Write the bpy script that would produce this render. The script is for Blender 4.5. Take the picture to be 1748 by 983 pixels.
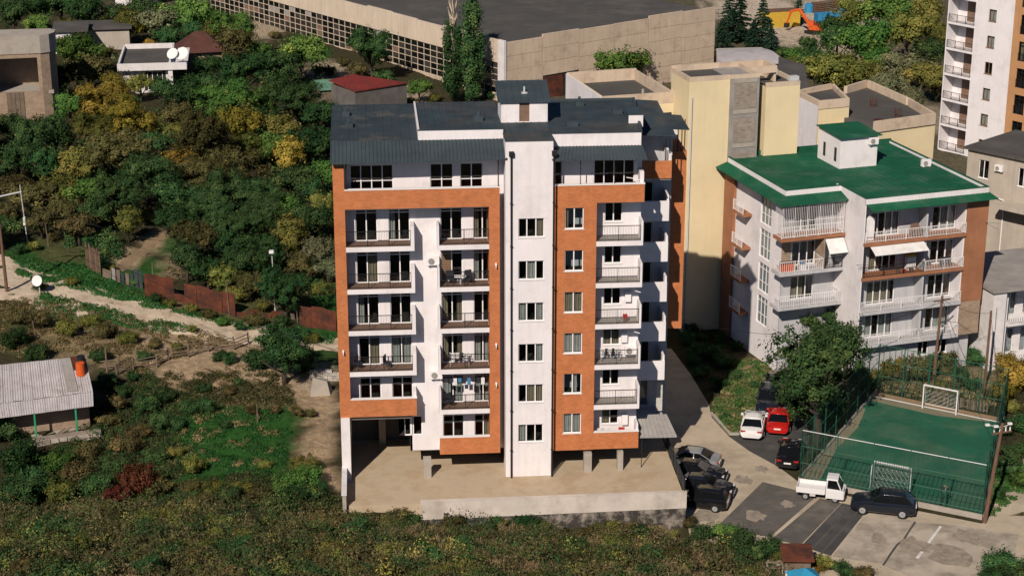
import bpy, bmesh, math, random
import numpy as np
from mathutils import Vector, Matrix
random.seed(7); RNG = np.random.default_rng(11)
for o in list(bpy.data.objects): bpy.data.objects.remove(o)
SC = bpy.context.scene; COL = SC.collection
R = math.radians
# ------------------------------------------------------------------ camera
F = 3176.; TH = R(18.96); YAW = R(4.5); CX, CY = 874., 491.5; DIST = 127.
FWD = np.array([math.sin(YAW)*math.cos(TH), math.cos(YAW)*math.cos(TH), -math.sin(TH)])
RGT = np.array([math.cos(YAW), -math.sin(YAW), 0.]); UPV = np.cross(RGT, FWD)
CAM = np.array([0, 0, 13.9]) - FWD*DIST
cd = bpy.data.cameras.new('camera'); cam = bpy.data.objects.new('camera', cd); COL.objects.link(cam)
cam.location = CAM; cam.rotation_euler = (math.pi/2-TH, 0, -YAW)
cd.sensor_width = 36; cd.lens = F/1748*36; cd.clip_start = 1; cd.clip_end = 6000
SC.camera = cam
# ------------------------------------------------------------------ light
SUN_EL = R(37.5); SUN_AZ = R(24.5)          # light travels towards +Y turned SUN_AZ towards +X
w = bpy.data.worlds.new('World'); SC.world = w; w.use_nodes = True
nt = w.node_tree; bg = nt.nodes['Background']
sky = nt.nodes.new('ShaderNodeTexSky'); sky.sky_type = 'NISHITA'; sky.sun_disc = False
sky.sun_elevation = SUN_EL; sky.sun_rotation = math.pi+SUN_AZ; sky.altitude = 1500; sky.air_density = .8; sky.dust_density = .2; sky.ozone_density = 6
nt.links.new(sky.outputs[0], bg.inputs[0]); bg.inputs[1].default_value = 0.05
sd = bpy.data.lights.new('sun', 'SUN'); sd.energy = 4.9; sd.angle = R(.5); sd.color = (1, .89, .78)
so = bpy.data.objects.new('sun', sd); COL.objects.link(so)
ldir = Vector((math.sin(SUN_AZ)*math.cos(SUN_EL), math.cos(SUN_AZ)*math.cos(SUN_EL), -math.sin(SUN_EL)))
so.rotation_euler = ldir.to_track_quat('-Z', 'Y').to_euler(); so.location = (-40, -60, 90)
SC.view_settings.view_transform = 'Standard'; SC.view_settings.look = 'None'
SC.view_settings.exposure = 0.0; SC.view_settings.gamma = 1
SC.render.engine = 'CYCLES'
SC.cycles.max_bounces = 6; SC.cycles.transparent_max_bounces = 12; SC.cycles.diffuse_bounces = 2
# ------------------------------------------------------------------ photo pixel -> direction
def ray(px, py):
    d = FWD*F + RGT*(px-CX) - UPV*(py-CY); return d/np.linalg.norm(d)
def aty(px, py, y): d = ray(px, py); return CAM + d*((y-CAM[1])/d[1])
def atz(px, py, z): d = ray(px, py); return CAM + d*((z-CAM[2])/d[2])
def depth(p): return float((np.array(p)-CAM) @ FWD)
# ------------------------------------------------------------------ materials
MATS = {}
def nodes(name):
    m = bpy.data.materials.new(name); m.use_nodes = True
    t = m.node_tree; return m, t, t.nodes['Principled BSDF'], t.nodes.new, t.links.new
def mat(name, c, rough=.85, var=.18, scale=1.5, bump=0., spec=.25, metal=0., streak=0., c2=None, c2amt=.5, c2scale=.6):
    """plain surface: base colour with two octaves of uneven tone, optional second colour in patches, vertical dirt streaks and bump"""
    if name in MATS: return MATS[name]
    m, t, b, N, L = nodes(name)
    g = N('ShaderNodeNewGeometry'); col = None
    n1 = N('ShaderNodeTexNoise'); n1.inputs['Scale'].default_value = scale; n1.inputs['Detail'].default_value = 6; n1.inputs['Roughness'].default_value = .65
    L(g.outputs['Position'], n1.inputs['Vector'])
    r = N('ShaderNodeMapRange'); r.inputs['From Min'].default_value = .3; r.inputs['From Max'].default_value = .7
    r.inputs['To Min'].default_value = 1-var; r.inputs['To Max'].default_value = 1+var*.6
    L(n1.outputs['Fac'], r.inputs['Value'])
    base = N('ShaderNodeMix'); base.data_type = 'RGBA'
    base.inputs['A'].default_value = (*c, 1); base.inputs['B'].default_value = (*(c2 or c), 1)
    if c2:
        n2 = N('ShaderNodeTexNoise'); n2.inputs['Scale'].default_value = c2scale; n2.inputs['Detail'].default_value = 7; n2.inputs['Roughness'].default_value = .7
        L(g.outputs['Position'], n2.inputs['Vector'])
        r2 = N('ShaderNodeMapRange'); r2.inputs['From Min'].default_value = .62-c2amt*.3; r2.inputs['From Max'].default_value = .72-c2amt*.2
        L(n2.outputs['Fac'], r2.inputs['Value']); L(r2.outputs[0], base.inputs['Factor'])
    else: base.inputs['Factor'].default_value = 0
    mul = N('ShaderNodeMix'); mul.data_type = 'RGBA'; mul.blend_type = 'MULTIPLY'; mul.inputs['Factor'].default_value = 1
    L(base.outputs['Result'], mul.inputs['A']); L(r.outputs[0], mul.inputs['B']); col = mul.outputs['Result']
    if streak:
        mp = N('ShaderNodeMapping'); mp.inputs['Scale'].default_value = (2.2, 2.2, .12); L(g.outputs['Position'], mp.inputs['Vector'])
        n3 = N('ShaderNodeTexNoise'); n3.inputs['Scale'].default_value = 1.3; n3.inputs['Detail'].default_value = 8; n3.inputs['Roughness'].default_value = .75; L(mp.outputs[0], n3.inputs['Vector'])
        r3 = N('ShaderNodeMapRange'); r3.inputs['From Min'].default_value = .48; r3.inputs['From Max'].default_value = .8
        r3.inputs['To Min'].default_value = 1; r3.inputs['To Max'].default_value = 1-streak; L(n3.outputs['Fac'], r3.inputs['Value'])
        m2 = N('ShaderNodeMix'); m2.data_type = 'RGBA'; m2.blend_type = 'MULTIPLY'; m2.inputs['Factor'].default_value = 1
        L(col, m2.inputs['A']); L(r3.outputs[0], m2.inputs['B']); col = m2.outputs['Result']
    L(col, b.inputs['Base Color'])
    b.inputs['Roughness'].default_value = rough; b.inputs['Metallic'].default_value = metal; b.inputs['Specular IOR Level'].default_value = spec
    if bump:
        n4 = N('ShaderNodeTexNoise'); n4.inputs['Scale'].default_value = scale*6; n4.inputs['Detail'].default_value = 5; L(g.outputs['Position'], n4.inputs['Vector'])
        bp = N('ShaderNodeBump'); bp.inputs['Strength'].default_value = bump; bp.inputs['Distance'].default_value = .08
        L(n4.outputs['Fac'], bp.inputs['Height']); L(bp.outputs[0], b.inputs['Normal'])
    MATS[name] = m; return m
def brick_mat(name, c1, c2, mortar, bw=.25, bh=.075):
    m, t, b, N, L = nodes(name)
    g = N('ShaderNodeNewGeometry'); s = N('ShaderNodeSeparateXYZ'); L(g.outputs['Position'], s.inputs[0])
    a = N('ShaderNodeMath'); a.operation = 'ADD'; L(s.outputs[0], a.inputs[0]); L(s.outputs[1], a.inputs[1])
    cb = N('ShaderNodeCombineXYZ'); L(a.outputs[0], cb.inputs[0]); L(s.outputs[2], cb.inputs[1])
    bt = N('ShaderNodeTexBrick'); bt.inputs['Scale'].default_value = 1; bt.inputs['Brick Width'].default_value = bw; bt.inputs['Row Height'].default_value = bh
    bt.inputs['Mortar Size'].default_value = bh*.1; bt.inputs['Color1'].default_value = (*c1, 1); bt.inputs['Color2'].default_value = (*c2, 1); bt.inputs['Mortar'].default_value = (*mortar, 1)
    L(cb.outputs[0], bt.inputs['Vector'])
    n1 = N('ShaderNodeTexNoise'); n1.inputs['Scale'].default_value = 1.1; n1.inputs['Detail'].default_value = 8; n1.inputs['Roughness'].default_value = .7; L(g.outputs['Position'], n1.inputs['Vector'])
    r = N('ShaderNodeMapRange'); r.inputs['From Min'].default_value = .3; r.inputs['From Max'].default_value = .7; r.inputs['To Min'].default_value = .78; r.inputs['To Max'].default_value = 1.12; L(n1.outputs['Fac'], r.inputs['Value'])
    mul = N('ShaderNodeMix'); mul.data_type = 'RGBA'; mul.blend_type = 'MULTIPLY'; mul.inputs['Factor'].default_value = 1
    L(bt.outputs['Color'], mul.inputs['A']); L(r.outputs[0], mul.inputs['B'])
    n2 = N('ShaderNodeTexNoise'); n2.inputs['Scale'].default_value = 7; n2.inputs['Detail'].default_value = 3; L(g.outputs['Position'], n2.inputs['Vector'])
    r2 = N('ShaderNodeMapRange'); r2.inputs['From Min'].default_value = .68; r2.inputs['From Max'].default_value = .76; r2.inputs['To Max'].default_value = .35; L(n2.outputs['Fac'], r2.inputs['Value'])
    mx = N('ShaderNodeMix'); mx.data_type = 'RGBA'; L(r2.outputs[0], mx.inputs['Factor']); L(mul.outputs['Result'], mx.inputs['A']); mx.inputs['B'].default_value = (.5, .36, .24, 1)
    L(mx.outputs['Result'], b.inputs['Base Color']); b.inputs['Roughness'].default_value = .9; b.inputs['Specular IOR Level'].default_value = .15
    bp = N('ShaderNodeBump'); bp.inputs['Strength'].default_value = .5; bp.inputs['Distance'].default_value = .01; L(bt.outputs['Fac'], bp.inputs['Height']); bp.invert = True; L(bp.outputs[0], b.inputs['Normal'])
    MATS[name] = m; return m
def glass_mat(name, tint=(.62, .68, .69), refl=.5):
    m = bpy.data.materials.new(name); m.use_nodes = True; t = m.node_tree; N = t.nodes.new; L = t.links.new
    t.nodes.remove(t.nodes['Principled BSDF']); out = t.nodes['Material Output']
    tr = N('ShaderNodeBsdfTransparent'); tr.inputs[0].default_value = (*tint, 1)
    gl = N('ShaderNodeBsdfGlossy'); gl.inputs['Roughness'].default_value = .03
    g = N('ShaderNodeNewGeometry'); nn = N('ShaderNodeTexNoise'); nn.inputs['Scale'].default_value = .9; L(g.outputs['Position'], nn.inputs['Vector'])
    bp = N('ShaderNodeBump'); bp.inputs['Strength'].default_value = .08; bp.inputs['Distance'].default_value = .2; L(nn.outputs['Fac'], bp.inputs['Height']); L(bp.outputs[0], gl.inputs['Normal'])
    lw = N('ShaderNodeLayerWeight'); lw.inputs['Blend'].default_value = .5; pw_ = N('ShaderNodeMath'); pw_.operation = 'POWER'; pw_.inputs[1].default_value = 4; L(lw.outputs['Facing'], pw_.inputs[0])
    ad = N('ShaderNodeMath'); ad.operation = 'MULTIPLY_ADD'; ad.inputs[1].default_value = .7; ad.inputs[2].default_value = .07; L(pw_.outputs[0], ad.inputs[0])
    mx = N('ShaderNodeMixShader'); L(ad.outputs[0], mx.inputs[0]); L(tr.outputs[0], mx.inputs[1]); L(gl.outputs[0], mx.inputs[2]); L(mx.outputs[0], out.inputs[0])
    MATS[name] = m; return m
def leaf_mat(name, ca, cb, cc=None):
    m = bpy.data.materials.new(name); m.use_nodes = True; t = m.node_tree; N = t.nodes.new; L = t.links.new
    t.nodes.remove(t.nodes['Principled BSDF']); out = t.nodes['Material Output']
    a = N('ShaderNodeAttribute'); a.attribute_name = 'tint'; oi = N('ShaderNodeObjectInfo')
    mx = N('ShaderNodeMix'); mx.data_type = 'RGBA'; mx.inputs['A'].default_value = (*ca, 1); mx.inputs['B'].default_value = (*cb, 1); L(a.outputs['Fac'], mx.inputs['Factor'])
    tp = N('ShaderNodeMapRange'); tp.inputs['From Min'].default_value = .72; tp.inputs['From Max'].default_value = 1; L(a.outputs['Fac'], tp.inputs['Value'])
    m3 = N('ShaderNodeMix'); m3.data_type = 'RGBA'; L(tp.outputs[0], m3.inputs['Factor']); L(mx.outputs['Result'], m3.inputs['A']); m3.inputs['B'].default_value = (*(cc or cb), 1)
    hs = N('ShaderNodeHueSaturation'); L(m3.outputs['Result'], hs.inputs['Color'])
    rv = N('ShaderNodeMapRange'); rv.inputs['To Min'].default_value = .65; rv.inputs['To Max'].default_value = 1.5; L(oi.outputs['Random'], rv.inputs['Value']); L(rv.outputs[0], hs.inputs['Value'])
    rh = N('ShaderNodeMapRange'); rh.inputs['To Min'].default_value = .475; rh.inputs['To Max'].default_value = .52; 
    wn = N('ShaderNodeTexWhiteNoise'); wn.noise_dimensions = '1D'; L(oi.outputs['Random'], wn.inputs['W']); L(wn.outputs['Value'], rh.inputs['Value']); L(rh.outputs[0], hs.inputs['Hue'])
    df = N('ShaderNodeBsdfDiffuse'); L(hs.outputs[0], df.inputs[0])
    tl = N('ShaderNodeBsdfTranslucent'); L(hs.outputs[0], tl.inputs[0])
    ms = N('ShaderNodeMixShader'); ms.inputs[0].default_value = .2; L(df.outputs[0], ms.inputs[1]); L(tl.outputs[0], ms.inputs[2])
    L(ms.outputs[0], out.inputs[0]); MATS[name] = m; return m
def net_mat(name, c, pitch=.12, wire=.16):
    """woven wire: square mesh of wires, open between them"""
    m = bpy.data.materials.new(name); m.use_nodes = True; t = m.node_tree; N = t.nodes.new; L = t.links.new
    b = t.nodes['Principled BSDF']; b.inputs['Base Color'].default_value = (*c, 1); b.inputs['Roughness'].default_value = .6; out = t.nodes['Material Output']
    g = N('ShaderNodeNewGeometry'); s = N('ShaderNodeSeparateXYZ'); L(g.outputs['Position'], s.inputs[0])
    a = N('ShaderNodeMath'); a.operation = 'ADD'; L(s.outputs[0], a.inputs[0]); L(s.outputs[1], a.inputs[1])
    def band(o):
        d = N('ShaderNodeMath'); d.operation = 'DIVIDE'; d.inputs[1].default_value = pitch; L(o, d.inputs[0])
        f = N('ShaderNodeMath'); f.operation = 'FRACT'; L(d.outputs[0], f.inputs[0])
        l = N('ShaderNodeMath'); l.operation = 'LESS_THAN'; l.inputs[1].default_value = wire; L(f.outputs[0], l.inputs[0]); return l.outputs[0]
    mxx = N('ShaderNodeMath'); mxx.operation = 'MAXIMUM'; L(band(a.outputs[0]), mxx.inputs[0]); L(band(s.outputs[2]), mxx.inputs[1])
    tr = N('ShaderNodeBsdfTransparent'); ms = N('ShaderNodeMixShader'); L(mxx.outputs[0], ms.inputs[0]); L(tr.outputs[0], ms.inputs[1]); L(b.outputs[0], ms.inputs[2]); L(ms.outputs[0], out.inputs[0])
    MATS[name] = m; return m
M = MATS
mat('white', (.75, .71, .71), .88, .07, .5, streak=.13, c2=(.66, .62, .61), c2amt=.35, c2scale=.45)
mat('white_trim', (.78, .75, .74), .7, .05)
mat('white_worn', (.68, .65, .64), .9, .14, .8, streak=.14, c2=(.45, .42, .38), c2amt=.25)
brick_mat('brick', (.57, .185, .060), (.47, .140, .046), (.44, .23, .13))
brick_mat('brick_rough', (.36, .255, .175), (.29, .20, .14), (.31, .26, .20), .4, .2)
mat('wall_beige', (.56, .50, .44), .92, .16, .6, bump=.1, c2=(.44, .39, .33), c2amt=.4, c2scale=.5)
mat('concrete_shade', (.13, .12, .11), .95, .3, .8)  # concrete with shade put into its colour, for overhang and shed wall
mat('roof_flat', (.040, .054, .062), .7, .25, .5, spec=.12, c2=(.115, .105, .09), c2amt=.3, c2scale=.3)
brick_mat('block', (.33, .27, .22), (.24, .20, .165), (.30, .27, .23), .45, .22)
mat('roof_dark', (.038, .054, .064), .65, .3, .5, spec=.15, c2=(.064, .066, .064), c2amt=.5, c2scale=.35)
mat('roof_awning', (.046, .062, .071), .6, .2, .8, spec=.15)
mat('roof_green', (.012, .092, .047), .75, .22, .5, spec=.1, c2=(.040, .112, .070), c2amt=.45, c2scale=.4)
mat('felt', (.075, .071, .065), .95, .18, .25, c2=(.10, .094, .085), c2amt=.4, c2scale=.2)
mat('cream', (.58, .48, .37), .9, .12, .4, streak=.25)
mat('concrete', (.40, .36, .31), .9, .25, .6, bump=.2, c2=(.29, .25, .21), c2amt=.5)
mat('concrete_terrace', (.50, .405, .285), .92, .22, .35, bump=.12, c2=(.37, .28, .18), c2amt=.55, c2scale=.35)
mat('concrete_grey', (.30, .28, .26), .9, .22, .7, bump=.25, streak=.25)
mat('concrete_panel', (.57, .455, .34), .9, .14, .4, streak=.25, c2=(.45, .35, .26), c2amt=.35)
mat('render_grey', (.47, .465, .475), .9, .14, .6, streak=.3)
mat('render_yellow', (.70, .58, .36), .9, .08, .3, streak=.08)
mat('render_beige', (.42, .37, .31), .9, .15, .5, streak=.25)
mat('render_tan', (.47, .25, .115), .9, .12, .6, streak=.15)
mat('render_brown', (.33, .145, .075), .9, .2, .7, streak=.15)
mat('tile_brown', (.19, .12, .085), .7, .2, 3)
mat('tile_grey', (.30, .28, .25), .7, .2, 3)
mat('black_metal', (.014, .014, .015), .5, .1, spec=.4)
mat('room_shade', (.040, .036, .032), .95, .4, 1.2)  # near-black colour stands in for the shade inside rooms and openings
mat('curtain', (.52, .49, .45), .95, .2, 2.5)
mat('curtain_tan', (.36, .28, .19), .95, .2, 2.5)
mat('shutter', (.24, .15, .09), .8, .2, 2)
mat('pale_metal', (.52, .52, .51), .45, .1, spec=.5)
mat('green_metal', (.02, .10, .06), .5, .15)
mat('rust', (.125, .038, .02), .9, .35, 1.2, c2=(.06, .025, .018), c2amt=.6, c2scale=1.0, bump=.2)
mat('red_roof', (.20, .03, .022), .7, .2, .8, c2=(.11, .035, .03), c2amt=.4)
mat('brown_roof', (.085, .035, .028), .8, .25, .9)
mat('old_wood', (.17, .13, .095), .95, .3, 2)
mat('pole_wood', (.15, .085, .055), .9, .25, 2)
mat('bark', (.065, .05, .04), .95, .3, 4)
mat('zinc', (.46, .43, .43), .6, .16, .8, streak=.2, spec=.4, c2=(.34, .29, .27), c2amt=.3)
mat('asphalt', (.062, .06, .058), .95, .22, .8, bump=.2, c2=(.09, .085, .08), c2amt=.4)
mat('asphalt_mid', (.105, .096, .086), .95, .2, .7, c2=(.14, .125, .105), c2amt=.4)
mat('road', (.46, .385, .285), .95, .15, .5, bump=.15, c2=(.37, .305, .225), c2amt=.5, c2scale=.3)
mat('slab_pale', (.43, .37, .295), .95, .2, .5, c2=(.28, .24, .19), c2amt=.6, c2scale=.45)
mat('dirt_road', (.58, .475, .35), .95, .2, .7, bump=.4, c2=(.40, .31, .215), c2amt=.5, c2scale=.8)
mat('earth', (.26, .185, .11), .95, .25, 1.2)
mat('turf', (.014, .100, .055), .9, .18, .35, c2=(.048, .118, .070), c2amt=.6, c2scale=.3)
mat('sand_worn', (.19, .175, .115), .95, .2, .8)
mat('stain', (.20, .17, .135), .95, .25, 2.0, c2=(.30, .255, .20), c2amt=.9, c2scale=1.5)
mat('white_paint', (.72, .70, .68), .6, .06)
mat('red', (.5, .02, .015), .5, .1); mat('orange', (.6, .10, .02), .5, .15); mat('blue', (.03, .22, .42), .6, .15); mat('yellow_paint', (.55, .36, .05), .6, .15)
mat('blue_canvas', (.03, .25, .42), .8, .1); mat('cloth_dark', (.03, .03, .04), .9); mat('cloth_red', (.45, .04, .04), .9); mat('cloth_white', (.7, .68, .66), .9); mat('cloth_blue', (.06, .2, .35), .9)
mat('rubber', (.015, .015, .015), .9); mat('lamp_red', (.35, .01, .01), .3, .1, spec=.5); mat('lamp_clear', (.55, .55, .55), .2, .1, spec=.6)
mat('stone_dark', (.30, .26, .22), .95, .3, 1.5, bump=.5, c2=(.05, .045, .04), c2amt=.85, c2scale=1.3)
mat('stone_pale', (.42, .38, .33), .95, .3, 2, bump=.4)
glass_mat('glass'); 
def paint(name, c, rough=.1):
    m, t, b, N, L = nodes(name); b.inputs['Base Color'].default_value = (*c, 1); b.inputs['Roughness'].default_value = rough
    b.inputs['Coat Weight'].default_value = .35; b.inputs['Specular IOR Level'].default_value = .35; b.inputs['Coat Roughness'].default_value = .06; MATS[name] = m
paint('car_silver', (.20, .21, .22)); paint('car_black', (.008, .008, .010)); paint('car_white', (.68, .67, .66)); paint('car_red', (.42, .014, .012)); paint('car_navy', (.010, .013, .02)); paint('car_glass', (.006, .007, .008), .06); paint('rim', (.3, .3, .31))
net_mat('net_green', (.012, .06, .04), .11, .11); net_mat('net_white', (.5, .5, .48), .11, .07)
leaf_mat('leaf_dark', (0.018, 0.051, 0.020), (0.063, 0.120, 0.040), (0.140, 0.178, 0.052))
leaf_mat('leaf_green', (0.036, 0.091, 0.024), (0.109, 0.202, 0.043), (0.239, 0.275, 0.065))
leaf_mat('leaf_olive', (0.077, 0.102, 0.028), (0.209, 0.201, 0.049), (0.370, 0.293, 0.077))
leaf_mat('leaf_yellow', (0.128, 0.122, 0.024), (0.366, 0.262, 0.049), (0.488, 0.354, 0.073))
leaf_mat('leaf_brown', (.050, .054, .022), (.130, .110, .042), (.24, .18, .065))
leaf_mat('leaf_pale', (0.081, 0.098, 0.050), (0.200, 0.207, 0.107), (0.325, 0.310, 0.177))
leaf_mat('leaf_red', (.045, .018, .011), (.105, .036, .020), (.15, .07, .03))
leaf_mat('leaf_conifer', (0.014, 0.038, 0.025), (0.038, 0.076, 0.044), (0.066, 0.109, 0.059))
leaf_mat('scrub', (.040, .050, .020), (.100, .096, .042), (.19, .15, .07))
leaf_mat('straw', (.19, .14, .075), (.32, .235, .13), (.4, .3, .17))
leaf_mat('grass', (.016, .066, .017), (.044, .125, .034), (.10, .15, .05))
leaf_mat('grass_dry', (0.092, 0.092, 0.034), (0.190, 0.161, 0.075), (0.299, 0.230, 0.115))
# ------------------------------------------------------------------ mesh helpers
class MB:
    def __init__(s): s.v = []; s.f = []
    def add(s, vs, fs):
        n = len(s.v); s.v += [tuple(map(float, p)) for p in vs]; s.f += [tuple(i+n for i in f) for f in fs]; return s
    def box(s, x0, x1, y0, y1, z0, z1):
        return s.add([(x0,y0,z0),(x1,y0,z0),(x1,y1,z0),(x0,y1,z0),(x0,y0,z1),(x1,y0,z1),(x1,y1,z1),(x0,y1,z1)],
                     [(3,2,1,0),(4,5,6,7),(0,1,5,4),(1,2,6,5),(2,3,7,6),(3,0,4,7)])
    def quad(s, *p): return s.add(p, [tuple(range(len(p)))])
    def prism(s, poly, z0, z1):
        n = len(poly); top = z1 if hasattr(z1, '__len__') else [z1]*n; bot = z0 if hasattr(z0, '__len__') else [z0]*n
        vs = [(p[0], p[1], bot[i]) for i, p in enumerate(poly)]+[(p[0], p[1], top[i]) for i, p in enumerate(poly)]
        return s.add(vs, [tuple(range(n))[::-1], tuple(range(n, 2*n))]+[(i, (i+1) % n, (i+1) % n+n, i+n) for i in range(n)])
    def tube(s, pts, r, n=6, cap=True):
        pts = [Vector(p) for p in pts]; rs = r if hasattr(r, '__len__') else [r]*len(pts); rings = []
        base = len(s.v); vs = []; fs = []
        for i, p in enumerate(pts):
            d = (pts[min(i+1, len(pts)-1)]-pts[max(i-1, 0)]).normalized()
            a = d.orthogonal().normalized() if i == 0 else (a-d*a.dot(d)).normalized()
            b = d.cross(a)
            for k in range(n):
                t = 2*math.pi*k/n; vs.append(p+a*(math.cos(t)*rs[i])+b*(math.sin(t)*rs[i]))
        for i in range(len(pts)-1):
            for k in range(n): fs.append((i*n+k, i*n+(k+1) % n, (i+1)*n+(k+1) % n, (i+1)*n+k))
        if cap: fs.append(tuple(range(n))[::-1]); fs.append(tuple(range((len(pts)-1)*n, len(pts)*n)))
        return s.add(vs, fs)
    def bar(s, p0, p1, w, h=None):
        """square bar between two points"""
        h = h or w; p0 = Vector(p0); p1 = Vector(p1); d = (p1-p0).normalized()
        a = d.cross(Vector((0,0,1))); a = Vector((1,0,0)) if a.length < 1e-3 else a.normalized(); b = a.cross(d)
        vs = [p+a*sx*w/2+b*sz*h/2 for p in (p0, p1) for sx, sz in ((-1,-1),(1,-1),(1,1),(-1,1))]
        return s.add(vs, [(0,1,2,3)[::-1],(4,5,6,7),(0,1,5,4),(1,2,6,5),(2,3,7,6),(3,0,4,7)])
    def mesh(s, name, material, smooth=False):
        me = bpy.data.meshes.new(name); me.from_pydata(s.v, [], s.f); me.update()
        bm = bmesh.new(); bm.from_mesh(me); bmesh.ops.recalc_face_normals(bm, faces=bm.faces); bm.to_mesh(me); bm.free()
        if material: me.materials.append(M[material])
        if smooth: me.polygons.foreach_set('use_smooth', [True]*len(me.polygons))
        return me
    def build(s, name, material, parent=None, loc=None, rz=0, smooth=False):
        return link(name, s.mesh(name, material, smooth), parent, loc, rz)
def link(name, me, parent=None, loc=None, rz=0, scale=None):
    o = bpy.data.objects.new(name, me); COL.objects.link(o)
    if parent: o.parent = parent
    if loc is not None: o.location = loc
    if rz: o.rotation_euler = (0, 0, rz)
    if scale is not None: o.scale = scale if hasattr(scale, '__len__') else (scale,)*3
    return o
def tag(o, label, cat, group=None):
    o['label'] = label; o['category'] = cat
    if group: o['group'] = group
    return o
def thing(name, label, cat, loc=(0,0,0), rz=0, group=None):
    return tag(link(name, None, None, loc, rz), label, cat, group)
def struct(o): o['kind'] = 'structure'; return o
def stuff(o): o['kind'] = 'stuff'; return o
def copy_tree(o, parent=None):
    c = o.copy(); COL.objects.link(c)
    if parent: c.parent = parent
    for ch in list(o.children): copy_tree(ch, c)
    return c
def sm(a, b, x): t = np.clip((x-a)/(b-a), 0, 1); return t*t*(3-2*t)
def bevel(o, w, seg=1):
    b = o.modifiers.new('bevel', 'BEVEL'); b.width = w; b.segments = seg; b.limit_method = 'ANGLE'; return o
# ================================================================== ground
CTRL = [(-60,20,4),(-41.5,34,3.3),(-31,32,1.9),(-19.8,30,.2),(-12.8,28,-.4),(-5,24,-.5),(5,20,-.8),(12,22,-2.3),
 (-31,14,.3),(-38,11,.6),(-25,19,.4),(-19,22,0),(-15,18,0),(-20,6.6,0),(-13,5,0),(-28,5,-.1),(-24,-1,-.5),(-35,0,-.4),(-14,-1,-.1),(-45,5,1.5),
 (-34,-6,.7),(-24,-5.5,.6),(-14,-5.5,-.2),(-33,-11,2.6),(-24,-11,2.2),(-14,-10.5,1.3),(-5,-6.5,-1.3),(-5,-10.5,.3),(3,-6.5,-2.0),(3,-10.5,-.6),(10,-6.5,-2.5),(10,-10,-1.7),
 (10,-14,-1.0),(-5,-15,2),(-24,-17,4.5),(-42,-16,5.5),(17,-8,-2.4),(17,-14,-2.4),(30,-14,-2.45),(0,-40,9),(-40,-45,13),(45,-40,2),
 (-30,50,2.3),(-46,60,4),(-20,50,.9),(-30,80,2.6),(-50,105,2.4),(-34,116,1.8),(-14,110,.8),(-4,108,.4),(10,60,-2),(30,60,-2.3),(60,90,-2.1),(45,130,-2),(80,60,-2.4),
 (0,135,.6),(-60,150,2.5),(-20,160,1),(40,180,-2),(80,150,-2),(0,260,-1),(-110,250,1),(110,250,-2),(-110,60,7),(-100,-20,8),(90,0,-2.4),(120,-60,0)]
_P = np.array(CTRL); _n = len(_P)
_A = np.zeros((_n+1, _n+1)); _A[:_n,:_n] = np.linalg.norm(_P[:,None,:2]-_P[None,:,:2], axis=2); _A[:_n,_n] = 1; _A[_n,:_n] = 1
_W = np.linalg.solve(_A, np.append(_P[:,2], 0))
def hgt(x, y):
    x = np.asarray(x, float); y = np.asarray(y, float)
    d = np.sqrt((x[...,None]-_P[:,0])**2+(y[...,None]-_P[:,1])**2)
    z = d @ _W[:_n]+_W[_n]
    far = sm(170, 420, np.hypot(x, y-60)); z = z*(1-far)
    z = z+.12*np.sin(x*.9+np.sin(y*.7))*np.sin(y*.8+1.3)+.05*np.sin(x*2.3+y*1.7)
    flat = sm(10.8, 11.5, x)*(1-sm(26, 34, y))*(1-sm(60, 75, x))*sm(-24, -15, y)
    flat = np.maximum(flat, sm(13.5, 17, x)*(1-sm(26, 34, y))*sm(-24, -15, y)*(1-sm(60, 75, x)))
    front = sm(-4.4, -5.6, y)*(1-sm(14.5, 17.5, x))                    # scrub slope below the terrace keeps its own height
    flat = flat*(1-front)
    z = z*(1-flat)+(-2.45)*flat
    pad = sm(-11.75, -11.5, x)*(1-sm(11.0, 11.5, x))*sm(-4.4, -3.9, y)*(1-sm(13, 15, y))
    return z*(1-pad)+(-.6)*pad*(1-sm(10.2, 10.9, x))+(-2.45)*pad*sm(10.2, 10.9, x)
_hx = np.arange(-140, 160, .5); _hy = np.arange(-45, 420, .5); _HG = np.concatenate([hgt(*np.meshgrid(_hx, c)) for c in np.array_split(_hy, 24)], 0)
def hq(x, y):
    """quick look-up of the same heights"""
    u = np.clip((np.asarray(x)+140)/.5, 0, len(_hx)-2); v = np.clip((np.asarray(y)+45)/.5, 0, len(_hy)-2); i = u.astype(int); j = v.astype(int); a = u-i; b = v-j
    return (_HG[j, i]*(1-a)+_HG[j, i+1]*a)*(1-b)+(_HG[j+1, i]*(1-a)+_HG[j+1, i+1]*a)*b
def h1(x, y): return float(hq(x, y))
_T = np.arange(70, 700, 1.)
def hit(px, py, up=0.):
    """where the view ray meets the ground (or a level 'up' above it)"""
    d = ray(px, py); Pt = CAM+d*_T[:, None]; e = Pt[:, 2]-hq(Pt[:, 0], Pt[:, 1])-up; k = int(np.argmax(e < 0)) if (e < 0).any() else len(_T)-1; k = max(k, 1)
    t = _T[k-1]+(e[k-1]/(e[k-1]-e[k]) if e[k-1] != e[k] else 0); return CAM+d*t
def gpt(px, py, up=0.): p = hit(px, py, up); return float(p[0]), float(p[1]), h1(p[0], p[1])
gx = np.concatenate([-70-np.cumsum(np.linspace(1.2, 60, 36))[::-1], np.arange(-70, 72, .75), 72+np.cumsum(np.linspace(1.2, 60, 36))])
gy = np.concatenate([-30-np.cumsum(np.linspace(1.2, 40, 22))[::-1], np.arange(-30, 60, .75), np.arange(60, 190, 1.5), 190+np.cumsum(np.linspace(2, 80, 36))])
GX, GY = np.meshgrid(gx, gy); GZ = hgt(GX, GY)
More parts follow.
